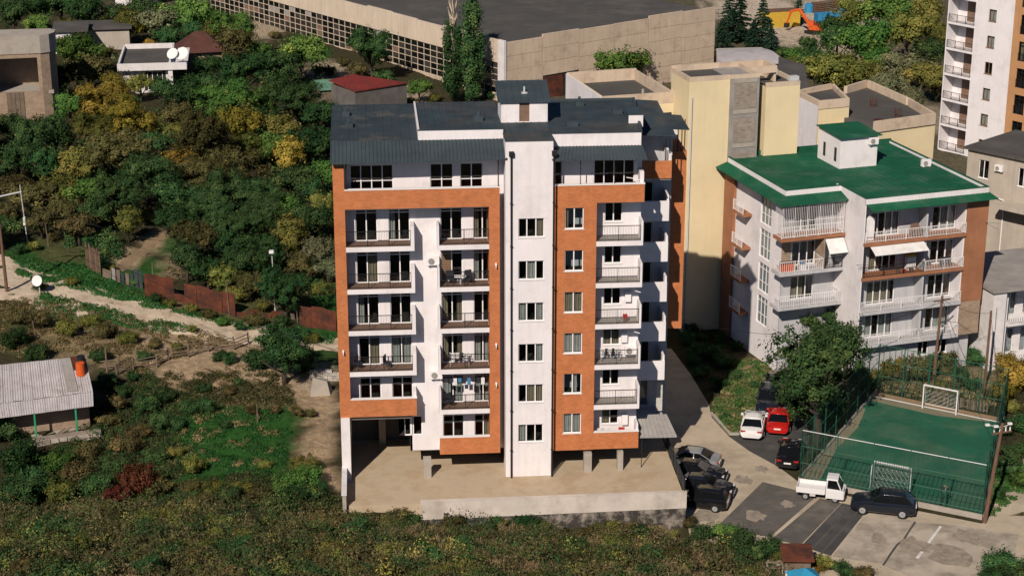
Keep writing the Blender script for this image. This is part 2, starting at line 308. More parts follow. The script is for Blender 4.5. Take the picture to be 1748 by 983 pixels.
# ground cover colours, laid out as patches: (photo px, py, radius px, colour, strength)
C_THICK = (.050, .045, .022); C_GRASS = (.026, .095, .018); C_DIRT = (.42, .31, .195); C_DRY = (.27, .205, .115); C_OLIVE = (.095, .098, .038); C_PALE = (.42, .34, .24)
GC = np.zeros(GX.shape+(3,)); GC[:] = C_THICK
far = sm(150, 260, GY)[..., None]; GC = GC*(1-far)+np.array((.20, .17, .12))*far
rgt = (sm(10, 14, GX)*sm(35, 50, GY))[..., None]; GC = GC*(1-rgt)+np.array((.11, .095, .06))*rgt
def wob(x, y, s=1.): return np.sin(x*1.7*s+2*np.sin(y*.9*s))*.5+np.sin(y*2.1*s+1.5*np.sin(x*1.3*s))*.5
def patch(px, py, rpx, c, k=.9, sy=1.):
    global GC
    p = hit(px, py); r = rpx*depth(p)/F
    d = np.hypot(GX-p[0], (GY-p[1])*sy*.45)/r + .22*wob(GX, GY)
    m = (k*(1-sm(.65, 1.1, d)))[..., None]; GC = GC*(1-m)+np.array(c)*m
for a in [(60,450,60,C_GRASS),(140,470,70,C_GRASS),(120,420,60,C_OLIVE),(230,490,50,C_GRASS),(60,540,70,C_OLIVE),(150,560,80,C_DRY),(260,540,60,C_OLIVE),(300,560,60,C_DRY),(230,600,50,C_DRY),
  (110,510,50,C_GRASS),(180,530,45,C_GRASS),(360,570,45,C_OLIVE),(330,600,60,C_DIRT),(420,585,40,C_DIRT),(360,640,60,C_DIRT),(440,640,60,C_DIRT),(500,660,50,C_DIRT),(300,640,40,C_DIRT),(250,600,40,C_DIRT),(180,590,40,C_DRY),(400,650,50,C_DIRT),(470,650,40,C_DIRT),(540,700,45,C_DIRT),(540,760,40,C_DIRT),(555,820,30,C_DIRT),(540,640,40,C_PALE),
  (400,720,70,C_GRASS),(340,770,60,C_GRASS),(440,760,70,C_GRASS),(470,720,50,C_GRASS),(330,700,40,C_GRASS),(390,800,60,C_GRASS),(420,680,35,C_OLIVE),
  (270,410,30,C_DIRT),(220,440,30,C_DIRT),(300,420,30,C_GRASS),(260,460,30,C_GRASS),(300,455,35,C_DIRT,.5),(540,590,60,C_GRASS,.6),(560,560,40,C_GRASS),(440,540,50,C_OLIVE),(380,520,50,C_OLIVE),(560,515,30,C_GRASS),
  (500,90,30,C_GRASS),(540,90,30,C_GRASS),(440,50,50,C_PALE),(560,120,40,C_PALE),(700,165,40,C_PALE),(640,170,50,C_DRY),
  (1270,670,40,C_OLIVE),(1240,700,25,C_OLIVE),(1290,630,30,C_DRY),(1720,830,40,C_GRASS),(1700,870,30,C_DRY),(1640,620,60,C_DRY),(1560,640,50,C_DRY),(1590,660,30,C_DRY),
  (1380,50,120,(.52,.43,.33)),(1300,20,100,(.54,.45,.35)),(1450,15,90,(.5,.42,.32)),(1580,200,60,(.30,.25,.18)),(1240,230,60,C_DRY),
  (800,940,80,C_GRASS,.7),(900,960,60,C_DRY,.8),(1000,945,60,C_DRY,.8),(840,965,30,C_GRASS,.9),(700,960,60,C_DRY,.6),(1120,930,60,C_DRY,.7)]: patch(*a)
m = (sm(-11.6, -11.2, GX)*(1-sm(9, 12, GX))*(1-sm(26, 32, GY))*sm(10, 13, GY))[..., None]; GC = GC*(1-m)+np.array(C_DIRT)*m
nv = np.stack([GX, GY, GZ], -1).reshape(-1, 3); ny_, nx_ = GX.shape
ii = np.arange(ny_*nx_).reshape(ny_, nx_); q = np.stack([ii[:-1,:-1], ii[:-1,1:], ii[1:,1:], ii[1:,:-1]], -1).reshape(-1, 4)
def fast_mesh(name, V, Q, material, tint=None, smooth=False):
    me = bpy.data.meshes.new(name); k = Q.shape[1]
    me.vertices.add(len(V)); me.vertices.foreach_set('co', np.ascontiguousarray(V, np.float32).ravel())
    me.loops.add(Q.size); me.loops.foreach_set('vertex_index', np.ascontiguousarray(Q, np.int32).ravel())
    me.polygons.add(len(Q)); me.polygons.foreach_set('loop_start', np.arange(0, Q.size, k, dtype=np.int32))
    if tint is not None:
        a = me.attributes.new('tint', 'FLOAT', 'FACE'); a.data.foreach_set('value', np.ascontiguousarray(tint, np.float32))
    if smooth: me.polygons.foreach_set('use_smooth', np.ones(len(Q), bool))
    me.update(calc_edges=True); me.validate()
    if material: me.materials.append(M[material])
    return me
gm, t, b, N, L = nodes('ground_cover')
at_ = N('ShaderNodeAttribute'); at_.attribute_name = 'cover'; g = N('ShaderNodeNewGeometry')
n1 = N('ShaderNodeTexNoise'); n1.inputs['Scale'].default_value = 1.8; n1.inputs['Detail'].default_value = 9; n1.inputs['Roughness'].default_value = .75; L(g.outputs['Position'], n1.inputs['Vector'])
r = N('ShaderNodeMapRange'); r.inputs['From Min'].default_value = .3; r.inputs['From Max'].default_value = .7; r.inputs['To Min'].default_value = .45; r.inputs['To Max'].default_value = 1.4; L(n1.outputs['Fac'], r.inputs['Value'])
mul = N('ShaderNodeMix'); mul.data_type = 'RGBA'; mul.blend_type = 'MULTIPLY'; mul.inputs['Factor'].default_value = 1; L(at_.outputs['Color'], mul.inputs['A']); L(r.outputs[0], mul.inputs['B'])
L(mul.outputs['Result'], b.inputs['Base Color']); b.inputs['Roughness'].default_value = 1; b.inputs['Specular IOR Level'].default_value = .1
bp = N('ShaderNodeBump'); bp.inputs['Strength'].default_value = .7; bp.inputs['Distance'].default_value = .35; L(n1.outputs['Fac'], bp.inputs['Height']); L(bp.outputs[0], b.inputs['Normal']); M['ground_cover'] = gm
me = fast_mesh('ground', nv, q, 'ground_cover', smooth=True)
ca = me.attributes.new('cover', 'FLOAT_COLOR', 'POINT'); ca.data.foreach_set('color', np.concatenate([GC.reshape(-1, 3), np.ones((len(nv), 1))], 1).astype(np.float32).ravel())
struct(link('ground', me))
# ------------------------------------------------------------------ roads and paved areas
def drape(name, pts, wid, material, up=.05, n=8, ragged=.25):
    """a lane laid over the ground along a centre line"""
    P = [np.array(p[:2]) for p in pts]; out = []
    for i in range(len(P)-1):
        k = max(2, int(np.linalg.norm(P[i+1]-P[i])/1.0))
        for j in range(k): out.append(P[i]+(P[i+1]-P[i])*j/k)
    out.append(P[-1]); out = np.array(out)
    for _ in range(3): out[1:-1] = (out[:-2]+2*out[1:-1]+out[2:])/4
    ws = np.interp(np.linspace(0, 1, len(out)), np.linspace(0, 1, len(wid)), wid)
    V = []; Q = []; rr = random.Random(3)
    for i, c in enumerate(out):
        d = out[min(i+1, len(out)-1)]-out[max(i-1, 0)]; d /= np.linalg.norm(d); nrm = np.array([-d[1], d[0]])
        a, b_ = ws[i]/2+rr.uniform(-ragged, ragged), ws[i]/2+rr.uniform(-ragged, ragged)
        for k in range(n+1):
            u = k/n; p = c+nrm*(-a+(a+b_)*u); e = up-(.12 if k in (0, n) else 0); V.append((p[0], p[1], h1(p[0], p[1])+e))
    for i in range(len(out)-1):
        for k in range(n): a = i*(n+1)+k; Q.append((a, a+1, a+n+2, a+n+1))
    return struct(link(name, fast_mesh(name, np.array(V), np.array(Q), material, smooth=True)))
drape('dirt_road', [gpt(*p) for p in [(-60,455),(0,475),(100,500),(210,528),(320,553),(420,569),(500,580),(560,588),(640,592)]], [10.5,9.8,8.0,6.6,5.4,4.6,3.8,3.4], 'dirt_road')
drape('path', [gpt(*p) for p in [(200,462),(225,440),(255,418),(290,398)]], [1.6,1.6,1.4,1.1], 'earth', up=.05, n=4, ragged=.15)
ZR = -2.4
def sheet(name, px, material, z=ZR, sub=None):
    """paved patch on the level street, outline given by photo pixels"""
    b = MB(); b.prism([atz(x, y, z)[:2] for x, y in px], z-.25, z); return b.build(name, material)
struct(sheet('road', [(1118,560),(1150,600),(1180,640),(1210,690),(1215,712),(1245,745),(1280,770),(1330,797),(1363,822),(1430,842),(1500,858),(1600,878),(1676,893),(1690,880),(1748,880),(1748,860),(1900,830),(1900,1060),(1200,1060),(1176,905),(1172,880),(1120,700),(1090,600),(1085,560)], 'road'))
struct(sheet('parking_apron', [(1245,745),(1262,742),(1290,716),(1300,690),(1325,655),(1420,660),(1390,720),(1366,800),(1330,795),(1280,770)], 'asphalt', ZR+.006))
struct(sheet('asphalt_patch', [(1302,822),(1366,838),(1392,848),(1314,916),(1222,900)], 'asphalt_mid', ZR+.008))
struct(sheet('asphalt_patch', [(1400,850),(1436,858),(1366,930),(1318,919)], 'asphalt_mid', ZR+.008))
struct(sheet('asphalt_patch', [(1437,858),(1482,868),(1418,948),(1368,931)], 'asphalt', ZR+.009))
for a, b_ in (((1452,864),(1382,938)), ((1467,867),(1400,944))): struct(sheet('joint_strip', [a, (a[0]+3, a[1]+1), (b_[0]+3, b_[1]+1), b_], 'felt', ZR+.013))
struct(sheet('concrete_apron', [(1484,870),(1560,889),(1505,962),(1420,949)], 'slab_pale', ZR+.009))
struct(sheet('concrete_apron', [(1563,890),(1640,897),(1740,912),(1720,990),(1600,1010),(1508,963)], 'slab_pale', ZR+.009))
cr = [(1561,889),(1550,905),(1541,920),(1530,928),(1518,945),(1506,963)]
struct(sheet('crack', cr+[(x+3, y+2) for x, y in cr[::-1]], 'felt', ZR+.014))
struct(sheet('painted_line', [(1604,897),(1608,898),(1568,953),(1563,951)], 'white_worn', ZR+.015))
struct(sheet('side_lane', [(1690,800),(1748,770),(1900,760),(1900,870),(1748,872),(1700,885)], 'road', ZR-.02))
mh = atz(1234, 803, ZR); struct(MB().tube([(mh[0],mh[1],ZR-.05),(mh[0],mh[1],ZR+.012)], .42, 16).build('manhole_cover', 'asphalt_mid'))
for px_, py_, r_ in ((1205,880,.9),(1270,820,.7),(1300,800,.5),(1560,930,1.0),(1620,950,1.3),(1500,920,.6),(1650,915,.9),(1345,860,.5),(1290,880,.7)):
    c_ = atz(px_, py_, ZR); rs_ = random.Random(px_); struct(MB().prism([(c_[0]+r_*math.cos(k*.45)*rs_.uniform(.6,1.3), c_[1]+r_*1.3*math.sin(k*.45)*rs_.uniform(.6,1.3)) for k in range(14)], ZR-.05, ZR+.016+.001*(px_ % 3)).build('oil_stain', 'stain'))
# kerb along the grass bank beside the parked cars
kb = MB(); kp = [atz(x, y, ZR)[:2] for x, y in [(1214,705),(1246,741),(1262,741),(1292,700),(1318,655)]]
for a, b_ in zip(kp[:-1], kp[1:]): kb.bar((a[0], a[1], ZR+.04), (b_[0], b_[1], ZR+.04), .18, .18)
struct(kb.build('kerb', 'concrete'))
# ------------------------------------------------------------------ terrace with retaining wall
tb = MB(); tb.box(-11.62, 11.55, -4.25, 13.5, -2.9, 0); struct(tb.build('terrace', 'concrete_terrace'))
tl = thing('retaining_wall', 'long pale concrete retaining wall in front of the terrace, dark stained stone below', 'wall', (0, -4.25, 0))
b = MB(); b.prism([(-6.6,-.5),(11.75,-.1),(11.75,.2),(-6.6,.1)], -1.0, .22)
b.build('coping_wall', 'wall_beige', tl)
b = MB(); b.prism([(-6.58,-.46),(11.73,-.06),(11.73,.3),(-6.58,.3)], -3.4, -1.0); b.build('stone_base', 'stone_dark', tl)
rf = thing('terrace_fence', 'dark sheet metal fence along the terrace edge beside parked cars', 'fence', (11.62, 0, 0))
for i in range(7):
    y0 = -4.1+i*1.18
    MB().box(-.02, .02, y0, y0+1.14, .02, 1.0).build('panel', 'roof_dark', rf)
    MB().box(-.04, .04, y0-.06, y0, 0, 1.08).build('post', 'black_metal', rf)
lw = thing('side_wall', 'low concrete wall running forward from the white pillar at the terrace edge', 'wall', (-11.75, 0, 0))
MB().box(-.14, .12, -4.6, .0, -2.2, .95).build('wall', 'concrete', lw)
MB().box(-.2, .16, -4.65, 0, .951, 1.03).build('coping', 'white_worn', lw)
# ================================================================== facade kit
class Face:
    """a vertical wall plane: local x runs right, y into the wall, z up"""
    def __init__(s, parent, loc=(0,0,0), rz=0): s.p = parent; s.loc = Vector(loc); s.rz = rz
    def at(s, x, y, z): c, n = math.cos(s.rz), math.sin(s.rz); return s.loc+Vector((x*c-y*n, x*n+y*c, z))
    def put(s, name, me, x=0, y=0, z=0, parent=None):
        if parent: return link(name, me, parent, (x, y, z))
        return link(name, me, s.p, s.at(x, y, z), s.rz)
    def wall(s, material, x0, x1, z0, z1, holes=(), cuts=(), y=0, rev=.16, name='wall'):
        xs = sorted({x0, x1}|{min(max(v, x0), x1) for h in list(holes)+list(cuts) for v in h[:2]}); zs = sorted({z0, z1}|{min(max(v, z0), z1) for h in list(holes)+list(cuts) for v in h[2:4]})
        b = MB()
        for a, c in zip(xs[:-1], xs[1:]):
            for d, e in zip(zs[:-1], zs[1:]):
                mx, mz = (a+c)/2, (d+e)/2
                if any(h[0] < mx < h[1] and h[2] < mz < h[3] for h in list(holes)+list(cuts)): continue
                b.quad((a,y,d),(c,y,d),(c,y,e),(a,y,e))
        for h in holes:
            a, c, d, e = h[:4]; r = y+rev
            b.quad((a,y,d),(a,r,d),(a,r,e),(a,y,e)); b.quad((c,y,d),(c,y,e),(c,r,e),(c,r,d)); b.quad((a,y,e),(a,r,e),(c,r,e),(c,y,e)); b.quad((a,y,d),(c,y,d),(c,r,d),(a,r,d))
        me = bpy.data.meshes.new(name); me.from_pydata(b.v, [], b.f); me.update(); me.materials.append(M[material])
        return s.put(name, me)
WC = {}
def cached(key, fn):
    if key not in WC: WC[key] = fn()
    return WC[key]
def curtain_mesh(w, h, m):
    def f():
        b = MB(); n = max(6, int(w/.06)); pts = [(w*i/n, .05*math.sin(i*1.9)+.015*math.sin(i*.7)) for i in range(n+1)]
        for (x0, y0), (x1, y1) in zip(pts[:-1], pts[1:]): b.quad((x0,y0,0),(x1,y1,0),(x1,y1,h),(x0,y0,h))
        return b.mesh('curtain', m)
    return cached(('cur', round(w,2), round(h,2), m), f)
def window(face, x0, x1, z0, z1, y=0, cols=2, rows=(), rev=.16, frame='white_trim', fw=.055, curtains=(), room=1.3, name='window', sill=True, open_pane=False):
    """frame with mullions set in the reveal; panes are its sub-parts, a room box coloured near-black for its shade lies behind"""
    w, h = x1-x0, z1-z0; cuts = [i/cols for i in range(cols+1)] if isinstance(cols, int) else list(cols)
    rws = [0]+list(rows)+[1]
    def fr():
        b = MB(); d0, d1 = rev-.07, rev
        b.box(0, w, d0, d1, 0, fw); b.box(0, w, d0, d1, h-fw, h); b.box(0, fw, d0, d1, fw, h-fw); b.box(w-fw, w, d0, d1, fw, h-fw)
        for c in cuts[1:-1]: b.box(c*w-fw*.7, c*w+fw*.7, d0, d1, fw, h-fw)
        for r_ in rws[1:-1]:
            for a, c in zip(cuts[:-1], cuts[1:]): b.box(a*w+fw, c*w-fw*.7, d0+.005, d1-.005, r_*h-fw/2, r_*h+fw/2)
        if sill: b.box(-.05, w+.05, -.05, rev-.08, -.04, .012)
        return b.mesh('window', frame)
    o = face.put(name, cached(('w', round(w,3), round(h,3), tuple(cuts), tuple(rws), frame, rev, fw, sill), fr), x0, y, z0)
    for a, c in zip(cuts[:-1], cuts[1:]):
        for d, e in zip(rws[:-1], rws[1:]):
            pw, ph = (c-a)*w, (e-d)*h
            pm = cached(('p', round(pw,3), round(ph,3)), lambda: MB().quad((.02,0,.02),(pw-.02,0,.02),(pw-.02,0,ph-.02),(.02,0,ph-.02)).mesh('pane', 'glass'))
            link('pane', pm, o, (a*w, rev-.035, d*h))
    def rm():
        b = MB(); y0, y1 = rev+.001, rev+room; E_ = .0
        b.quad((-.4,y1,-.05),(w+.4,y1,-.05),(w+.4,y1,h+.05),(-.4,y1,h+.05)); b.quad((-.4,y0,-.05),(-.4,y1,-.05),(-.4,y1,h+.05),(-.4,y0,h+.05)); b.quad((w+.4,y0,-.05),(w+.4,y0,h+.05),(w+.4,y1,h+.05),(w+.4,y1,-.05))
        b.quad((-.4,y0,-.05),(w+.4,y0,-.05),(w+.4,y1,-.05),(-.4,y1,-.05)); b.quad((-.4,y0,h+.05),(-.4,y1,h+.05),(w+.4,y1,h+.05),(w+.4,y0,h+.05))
        return b.mesh('room', 'room_shade')
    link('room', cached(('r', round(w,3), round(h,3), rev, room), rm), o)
    for c in curtains:
        a, e, m = c; link('curtain', curtain_mesh((e-a)*w, h-.1, m), o, (a*w, rev+.12, .05))
    return o
def rail_mesh(w, h=1.08, m='black_metal', step=.11, post=1.5, bar=.014, sides=0., mid=False):
    def f():
        b = MB(); n = max(2, int(round(w/step)))
        b.box(0, w, -.025, .025, h-.04, h); b.box(0, w, -.018, .018, .07, .1)
        if mid: b.box(0, w, -.015, .015, h*.5, h*.5+.03)
        for i in range(1, n): x = w*i/n; b.box(x-bar/2, x+bar/2, -bar/2, bar/2, .1, h-.04)
        k = max(1, int(round(w/post)))
        for i in range(k+1): x = min(max(w*i/k, .02), w-.02); b.box(x-.02, x+.02, -.022, .022, 0, h-.04)
        if sides:
            ns = max(2, int(sides/step))
            for x in (0, w):
                b.box(x-.02, x+.02, .026, sides, h-.04, h); b.box(x-.015, x+.015, .026, sides, .07, .1)
                for j in range(1, ns): b.box(x-bar/2, x+bar/2, sides*j/ns-bar/2, sides*j/ns+bar/2, .1, h-.04)
        return b.mesh('railing', m)
    return cached(('rail', round(w,2), h, m, step, post, bar, sides, mid), f)
def ac_mesh():
    def f():
        b = MB(); b.box(0, .85, -.34, -.04, 0, .58); b.box(.1, .14, -.34, 0, -.06, -.001); b.box(.7, .74, -.34, 0, -.06, -.001)
        return b.mesh('air_conditioner', 'white_trim')
    return cached('ac', f)
def ac_fan():
    def f():
        b = MB(); n = 14
        for i in range(n):
            a, c = 2*math.pi*i/n, 2*math.pi*(i+1)/n
            b.quad((.21*math.cos(a),0,.21*math.sin(a)),(.21*math.cos(c),0,.21*math.sin(c)),(.03*math.cos(c),0,.03*math.sin(c)),(.03*math.cos(a),0,.03*math.sin(a)))
            b.quad((.21*math.cos(a),0,.21*math.sin(a)),(.21*math.cos(c),0,.21*math.sin(c)),(.21*math.cos(c),.05,.21*math.sin(c)),(.21*math.cos(a),.05,.21*math.sin(a)))
        return b.mesh('fan_grille', 'concrete_grey')
    return cached('acf', f)
def aircon(face, x, z, y=0):
    o = face.put('air_conditioner', ac_mesh(), x, y, z); link('fan_grille', ac_fan(), o, (.3, -.395, .29)); return o
def ribbed(poly, step=.3, rib=.035, axis=0, th=.05):
    """sheet-metal roof: four corners in order (eave left, eave right, ridge right, ridge left), ribs run from eave to ridge"""
    b = MB(); p = [Vector(v) for v in poly]; n = max(2, int((p[1]-p[0]).length/step))
    nor = (p[1]-p[0]).cross(p[3]-p[0]).normalized()
    if nor.z < 0: nor = -nor
    dn = Vector((0,0,-th)); b.add(list(p)+[v+dn for v in p], [(0,1,2,3),(7,6,5,4),(0,4,5,1),(1,5,6,2),(2,6,7,3),(3,7,4,0)])
    e0, e1 = p[1]-p[0], p[2]-p[3]
    for i in range(n+1):
        u = i/n; w0 = min(.045, step*.15)
        a, c = p[0]+e0*u, p[3]+e1*u; du = e0.normalized()*w0
        b.add([a-du, a+du, a+nor*rib+du*.4, a+nor*rib-du*.4, c-du, c+du, c+nor*rib+du*.4, c+nor*rib-du*.4], [(0,1,2,3),(7,6,5,4),(1,5,6,2),(2,6,7,3),(3,7,4,0)])
    return b
# ================================================================== the white and brick apartment block
BL = thing('apartment_building', 'tall white and orange brick apartment block with dark metal roof and black railed balconies', 'building')
FL = [17.05, 14.05, 11.05, 8.05, 5.05]            # balcony floor levels
def P(name, material, *boxes, parent=None):
    b = MB(); [b.box(*x) for x in boxes]; return b.build(name, material, parent or BL)
f13 = Face(BL, (0, 1.3, 0)); f0 = Face(BL); ft = Face(BL, (0, -.4, 0))
rr = random.Random(5)
def curt(k): 
    return {0: (), 1: ((.02,.3,'curtain'),), 2: ((.02,.4,'curtain'),(.6,.98,'curtain')), 3: ((.5,.98,'curtain_tan'),), 4: ((.02,.98,'curtain'),), 5: ((.03,.3,'curtain_tan'),(.72,.97,'curtain_tan'))}[k]
holes = []; wins = []
DL = [(-10.54,-9.07),(-8.3,-6.86)]; DM = [(-4.78,-3.3),(-2.55,-1.3)]
plan = {17.05:(0,1,0,5),14.05:(3,0,0,1),11.05:(1,0,5,0),8.05:(3,2,5,2),5.05:(0,0,2,2),2.05:(0,0,0,3)}
for Fz in FL:
    for k, (a, c) in enumerate(DL+DM): wins.append((a, c, Fz+.02, Fz+2.23, curt(plan[Fz][k])))
for k, (a, c) in enumerate(DM): wins.append((a, c, 2.07, 4.28, curt(plan[2.05][2+k])))
a_ = aty(690, 711, 1.3); c_ = aty(721, 742, 1.3); wins.append((a_[0], c_[0], c_[2], a_[2], ()))
H1 = [(a, c, d, e) for a, c, d, e, _ in wins]
T1 = [(-10.81,-7.93),(-5.42,-3.89),(-3.4,-1.89)]
Ht = [(a, c, 20.1, 22.4) for a, c in T1]
f13.wall('white', -11.2, -.47, 1.5, 23.0, H1+Ht, cuts=[(-11.3,-7.1,1.4,4.72)])
for a, c, d, e, cu in wins: window(f13, a, c, d, e, cols=2, rows=(.9,) if e-d > 2 else (), curtains=cu, sill=False, name='balcony_door' if e-d > 2 else 'window')
for (a, c), k in zip(T1, (4, 2, 2)): window(f13, a, c, 20.1, 22.4, cols=k, rows=(.52,), sill=False, fw=.05)
so_ = window  # keep name
P('shutter', 'shutter', *[(-4.72,-4.1,1.3+.03,1.3+.07,14.15+.16*i,14.27+.16*i) for i in range(13)])
# left brick fin wall and frame
P('brick_fin', 'brick', (-11.95,-11.2,0,12.1,4.71,22.95))
P('brick_frame', 'brick', (-11.2,-.83,0,.25,19.71,21.03), (-1.55,-.83,0,1.3,1.69,19.71), (-1.55,-.83,.25,1.3,19.71,20.0))
P('brick_parapet', 'brick', (-11.2,-6.63,0,.25,4.71,6.0)); P('brick_parapet', 'brick', (-5.06,-1.55,0,.25,1.69,2.95))
P('coping', 'white_trim', (-11.2,-.8,-.03,.28,21.03,21.09)); P('coping', 'white_trim', (-11.2,-6.6,-.03,.28,6.0,6.05)); P('coping', 'white_trim', (-5.09,-1.55,-.03,.28,2.95,3.0))
P('floor_slab', 'white', (-11.2,-.83,.25,1.3,19.72,20.05)); P('floor_slab', 'white', (-11.2,-6.63,.25,1.3,4.72,5.05)); P('floor_slab', 'white', (-5.06,-1.55,.25,1.3,1.7,2.05))
P('side_parapet', 'white', (-6.85,-6.64,.25,1.3,5.05,6.42))
def balcony(x0, x1, Fz, side, tiles='tile_brown', railx=None):
    o = P('balcony', 'white', (x0, x1, 0, 1.3, Fz-.33, Fz))
    P('floor_tiles', tiles, (x0+.03, x1-.03, .05, 1.29, Fz+.003, Fz+.018), parent=o)
    for s in side: P('side_parapet', 'white', (s[0], s[1], 0, 1.3, Fz, Fz+1.4), parent=o)
    rx0 = max([x0]+[s[1] for s in side if s[0] <= x0+.01]); rx1 = min([x1]+[s[0] for s in side if s[1] >= x1-.01])
    link('railing', rail_mesh(rx1-rx0), o, (rx0, .07, Fz+.018)); return o
for Fz in FL[:4]: balcony(-11.2, -6.6, Fz, [(-6.85,-6.6)])
for i, Fz in enumerate(FL): balcony(-5.06, -1.55, Fz, [(-5.06,-4.93)])
# top-floor posts
P('post', 'black_metal', (-11.1,-11.02,.06,.14,21.09,23.05)); P('post', 'black_metal', (-.95,-.88,.06,.14,21.09,23.05))
# stair tower
TW = [(.4, 2.15, 17.6-3*k, 18.94-3*k) for k in range(6)]
ft.wall('white', -.47, 2.72, 0, 24.33, TW, name='stair_tower_wall')
for i, (a, c, d, e) in enumerate(TW): window(ft, a, c, d, e, cols=(0, .33, .68, 1), curtains=[((.68,.98,'curtain_tan'),),((.34,.66,'curtain'),),((.02,.3,'curtain'),(.7,.98,'curtain')),((.68,.98,'curtain'),),((.34,.98,'curtain_tan'),),((.02,.32,'curtain'),)][i])
P('stair_tower_wall', 'white', (-.47,-.35,-.395,1.3,0,24.32), (2.6,2.72,-.395,3.4,0,24.32), (-.35,2.6,2.2,2.3,0,24.3))
for x in (-.08, 2.78):
    b = MB(); y0 = -.5; b.tube([(x,y0,.1),(x,y0,23.3)], .065, 8); b.box(x-.16,x+.16,y0-.14,y0+.14,23.3,23.62); b.tube([(x,y0,.1),(x,y0-.16,0)], .065, 8)
    dp = b.build('drain_pipe', 'black_metal', BL)
    for z in range(2, 23, 3): P('bracket', 'black_metal', (x-.09,x+.09,y0-.07,-.39,z,z+.05), parent=dp)
# right block
RW = [(3.59, 4.86, Fz+.95, Fz+2.44) for Fz in FL+[2.05]]
f0.wall('brick', 2.76, 5.75, 1.7, 19.8, RW, name='brick_wall')
for i, (a, c, d, e) in enumerate(RW): window(f0, a, c, d, e, cols=2, curtains=[((.02,.2,'curtain_tan'),),(),((.02,.98,'curtain_tan'),),((.02,.98,'curtain'),),((.5,.75,'curtain'),),((.02,.98,'curtain'),)][i])
P('brick_frame', 'brick', (2.7,8.97,-.001,.25,19.8,21.05)); P('brick_parapet', 'brick', (5.75,8.95,0,.25,1.72,2.98))
P('brick_return', 'brick', (5.6,5.75,.002,1.3,1.72,19.8)); P('brick_return', 'brick', (2.72,2.9,.002,2.2,1.72,21.0))
P('coping', 'white_trim', (2.7,9.0,-.03,.28,21.05,21.11)); P('coping', 'white_trim', (5.75,8.98,-.03,.28,2.98,3.03))
P('side_parapet', 'white', (8.68,8.95,.25,1.3,21.05,21.85)); P('side_parapet', 'white', (8.8,8.95,.25,1.3,2.05,3.5))
P('floor_slab', 'white', (2.9,8.95,.25,1.3,19.82,20.05)); P('floor_slab', 'white', (5.75,8.95,.25,1.3,1.73,2.05))
BW = [(6.47, 7.67, Fz+1.0, Fz+2.37) for Fz in FL+[2.05]]; BT = [(5.68, 8.44, 20.1, 22.46), (3.0, 3.5, 20.1, 22.4)]
f13.wall('white', 2.72, 8.95, 1.72, 23.0, BW+BT)
for i, (a, c, d, e) in enumerate(BW): window(f13, a, c, d, e, cols=2, curtains=((.02,.98,'curtain_tan'),) if i in (3,) else (((.02,.45,'curtain_tan'),) if i == 5 else ()))
window(f13, *BT[0], cols=4, sill=False, fw=.05); window(f13, *BT[1], cols=1, sill=False)
for Fz in FL: balcony(5.75, 8.95, Fz, [(8.8,8.95)], 'tile_grey')
for x in (4.6, 6.9): P('post', 'black_metal', (x,x+.05,.08,.13,21.11,22.9))
for k, (x, z) in enumerate(((7.95,12.3),(7.75,9.3),(7.9,3.05))):
    P('water_heater', 'white_trim', (x,x+.42,1.05,1.29,z,z+.75)); 
aircon(f13, 8.0, 8.4)
b = MB()
for z in (13.25, 10.25, 22.2-1): b.tube([(7.9,1.2,z),(8.2,.9,z+.03),(8.9,.2,z+.02)], .03, 5)
b.build('flue_pipe', 'white_trim', BL)
# body, soffits, ground floor
P('body', 'white', (-11.2,8.9,2.85,12.1,4.72,23.75), (-11.2,8.9,1.48,2.85,22.6,23.0))
P('soffit', 'concrete_shade', (-11.2,-7.1,.25,2.84,4.4,4.7)); P('soffit', 'concrete_shade', (-7.1,8.94,1.31,12,1.45,1.69)); P('soffit', 'concrete_shade', (-11.2,-7.1,2.86,12,4.3,4.715))  # soffits and walls below the overhang: shade painted as darker concrete
P('wall', 'concrete_shade', (-7.1,-6.95,1.36,9,1.7,4.72)); P('wall', 'white', (8.75,8.94,1.31,12,1.72,22.98))
P('back_wall', 'concrete_shade', (-11.3,9.0,6.8,7.0,.0,4.35))
P('pillar_wall', 'white', (-11.92,-11.3,-.25,6.5,.0,4.71))
for x, y, w in ((-6.25,-.15,.55),(5.1,-.1,.55),(7.5,.0,.4),(-2.4,4.5,.5),(5.1,5,.5),(-6.25,5,.5),(8.4,5,.4),(-9.3,6,.5),(2.9,5,.5)):
    P('column', 'concrete', (x, x+w, y, y+.5, 0, 1.46 if x > -7.1 else 4.4))
P('column', 'white', (-7.1,-6.95,1.3,1.36,1.5,4.72))
# ---------------------------------------------------------------- roofs
ribbed([(-12.02,-.5,23.02),(-.38,-.5,23.12),(-.38,1.6,23.98),(-12.02,1.6,23.98)], .25).build('awning_roof', 'roof_awning', BL)
ribbed([(-12.02,1.6,24.0),(-6.2,1.6,24.0),(-6.2,12.1,24.02),(-12.02,12.1,24.02)], .55, .02, th=.35).build('roof_deck', 'roof_flat', BL)
P('parapet', 'white', (-6.2,-.47,1.62,1.8,23.9,24.62)); P('parapet_cap', 'roof_awning', (-6.22,-.47,1.6,1.82,24.62,24.66))
b = MB(); b.prism([(-6.2,1.8),(-6.08,1.8),(-6.08,12),(-6.2,12)], 23.9, [24.62,24.62,24.2,24.2]); b.build('parapet', 'white', BL)
ribbed([(-6.05,1.8,24.45),(-.35,1.8,24.45),(-.35,12,24.12),(-6.05,12,24.12)], .5, .03, th=.4).build('roof_deck', 'roof_dark', BL)
ribbed([(-.47,-.42,24.34),(2.74,-.42,24.34),(2.74,4.4,24.38),(-.47,4.4,24.38)], .5, .03, th=.08).build('roof_deck', 'roof_dark', BL)
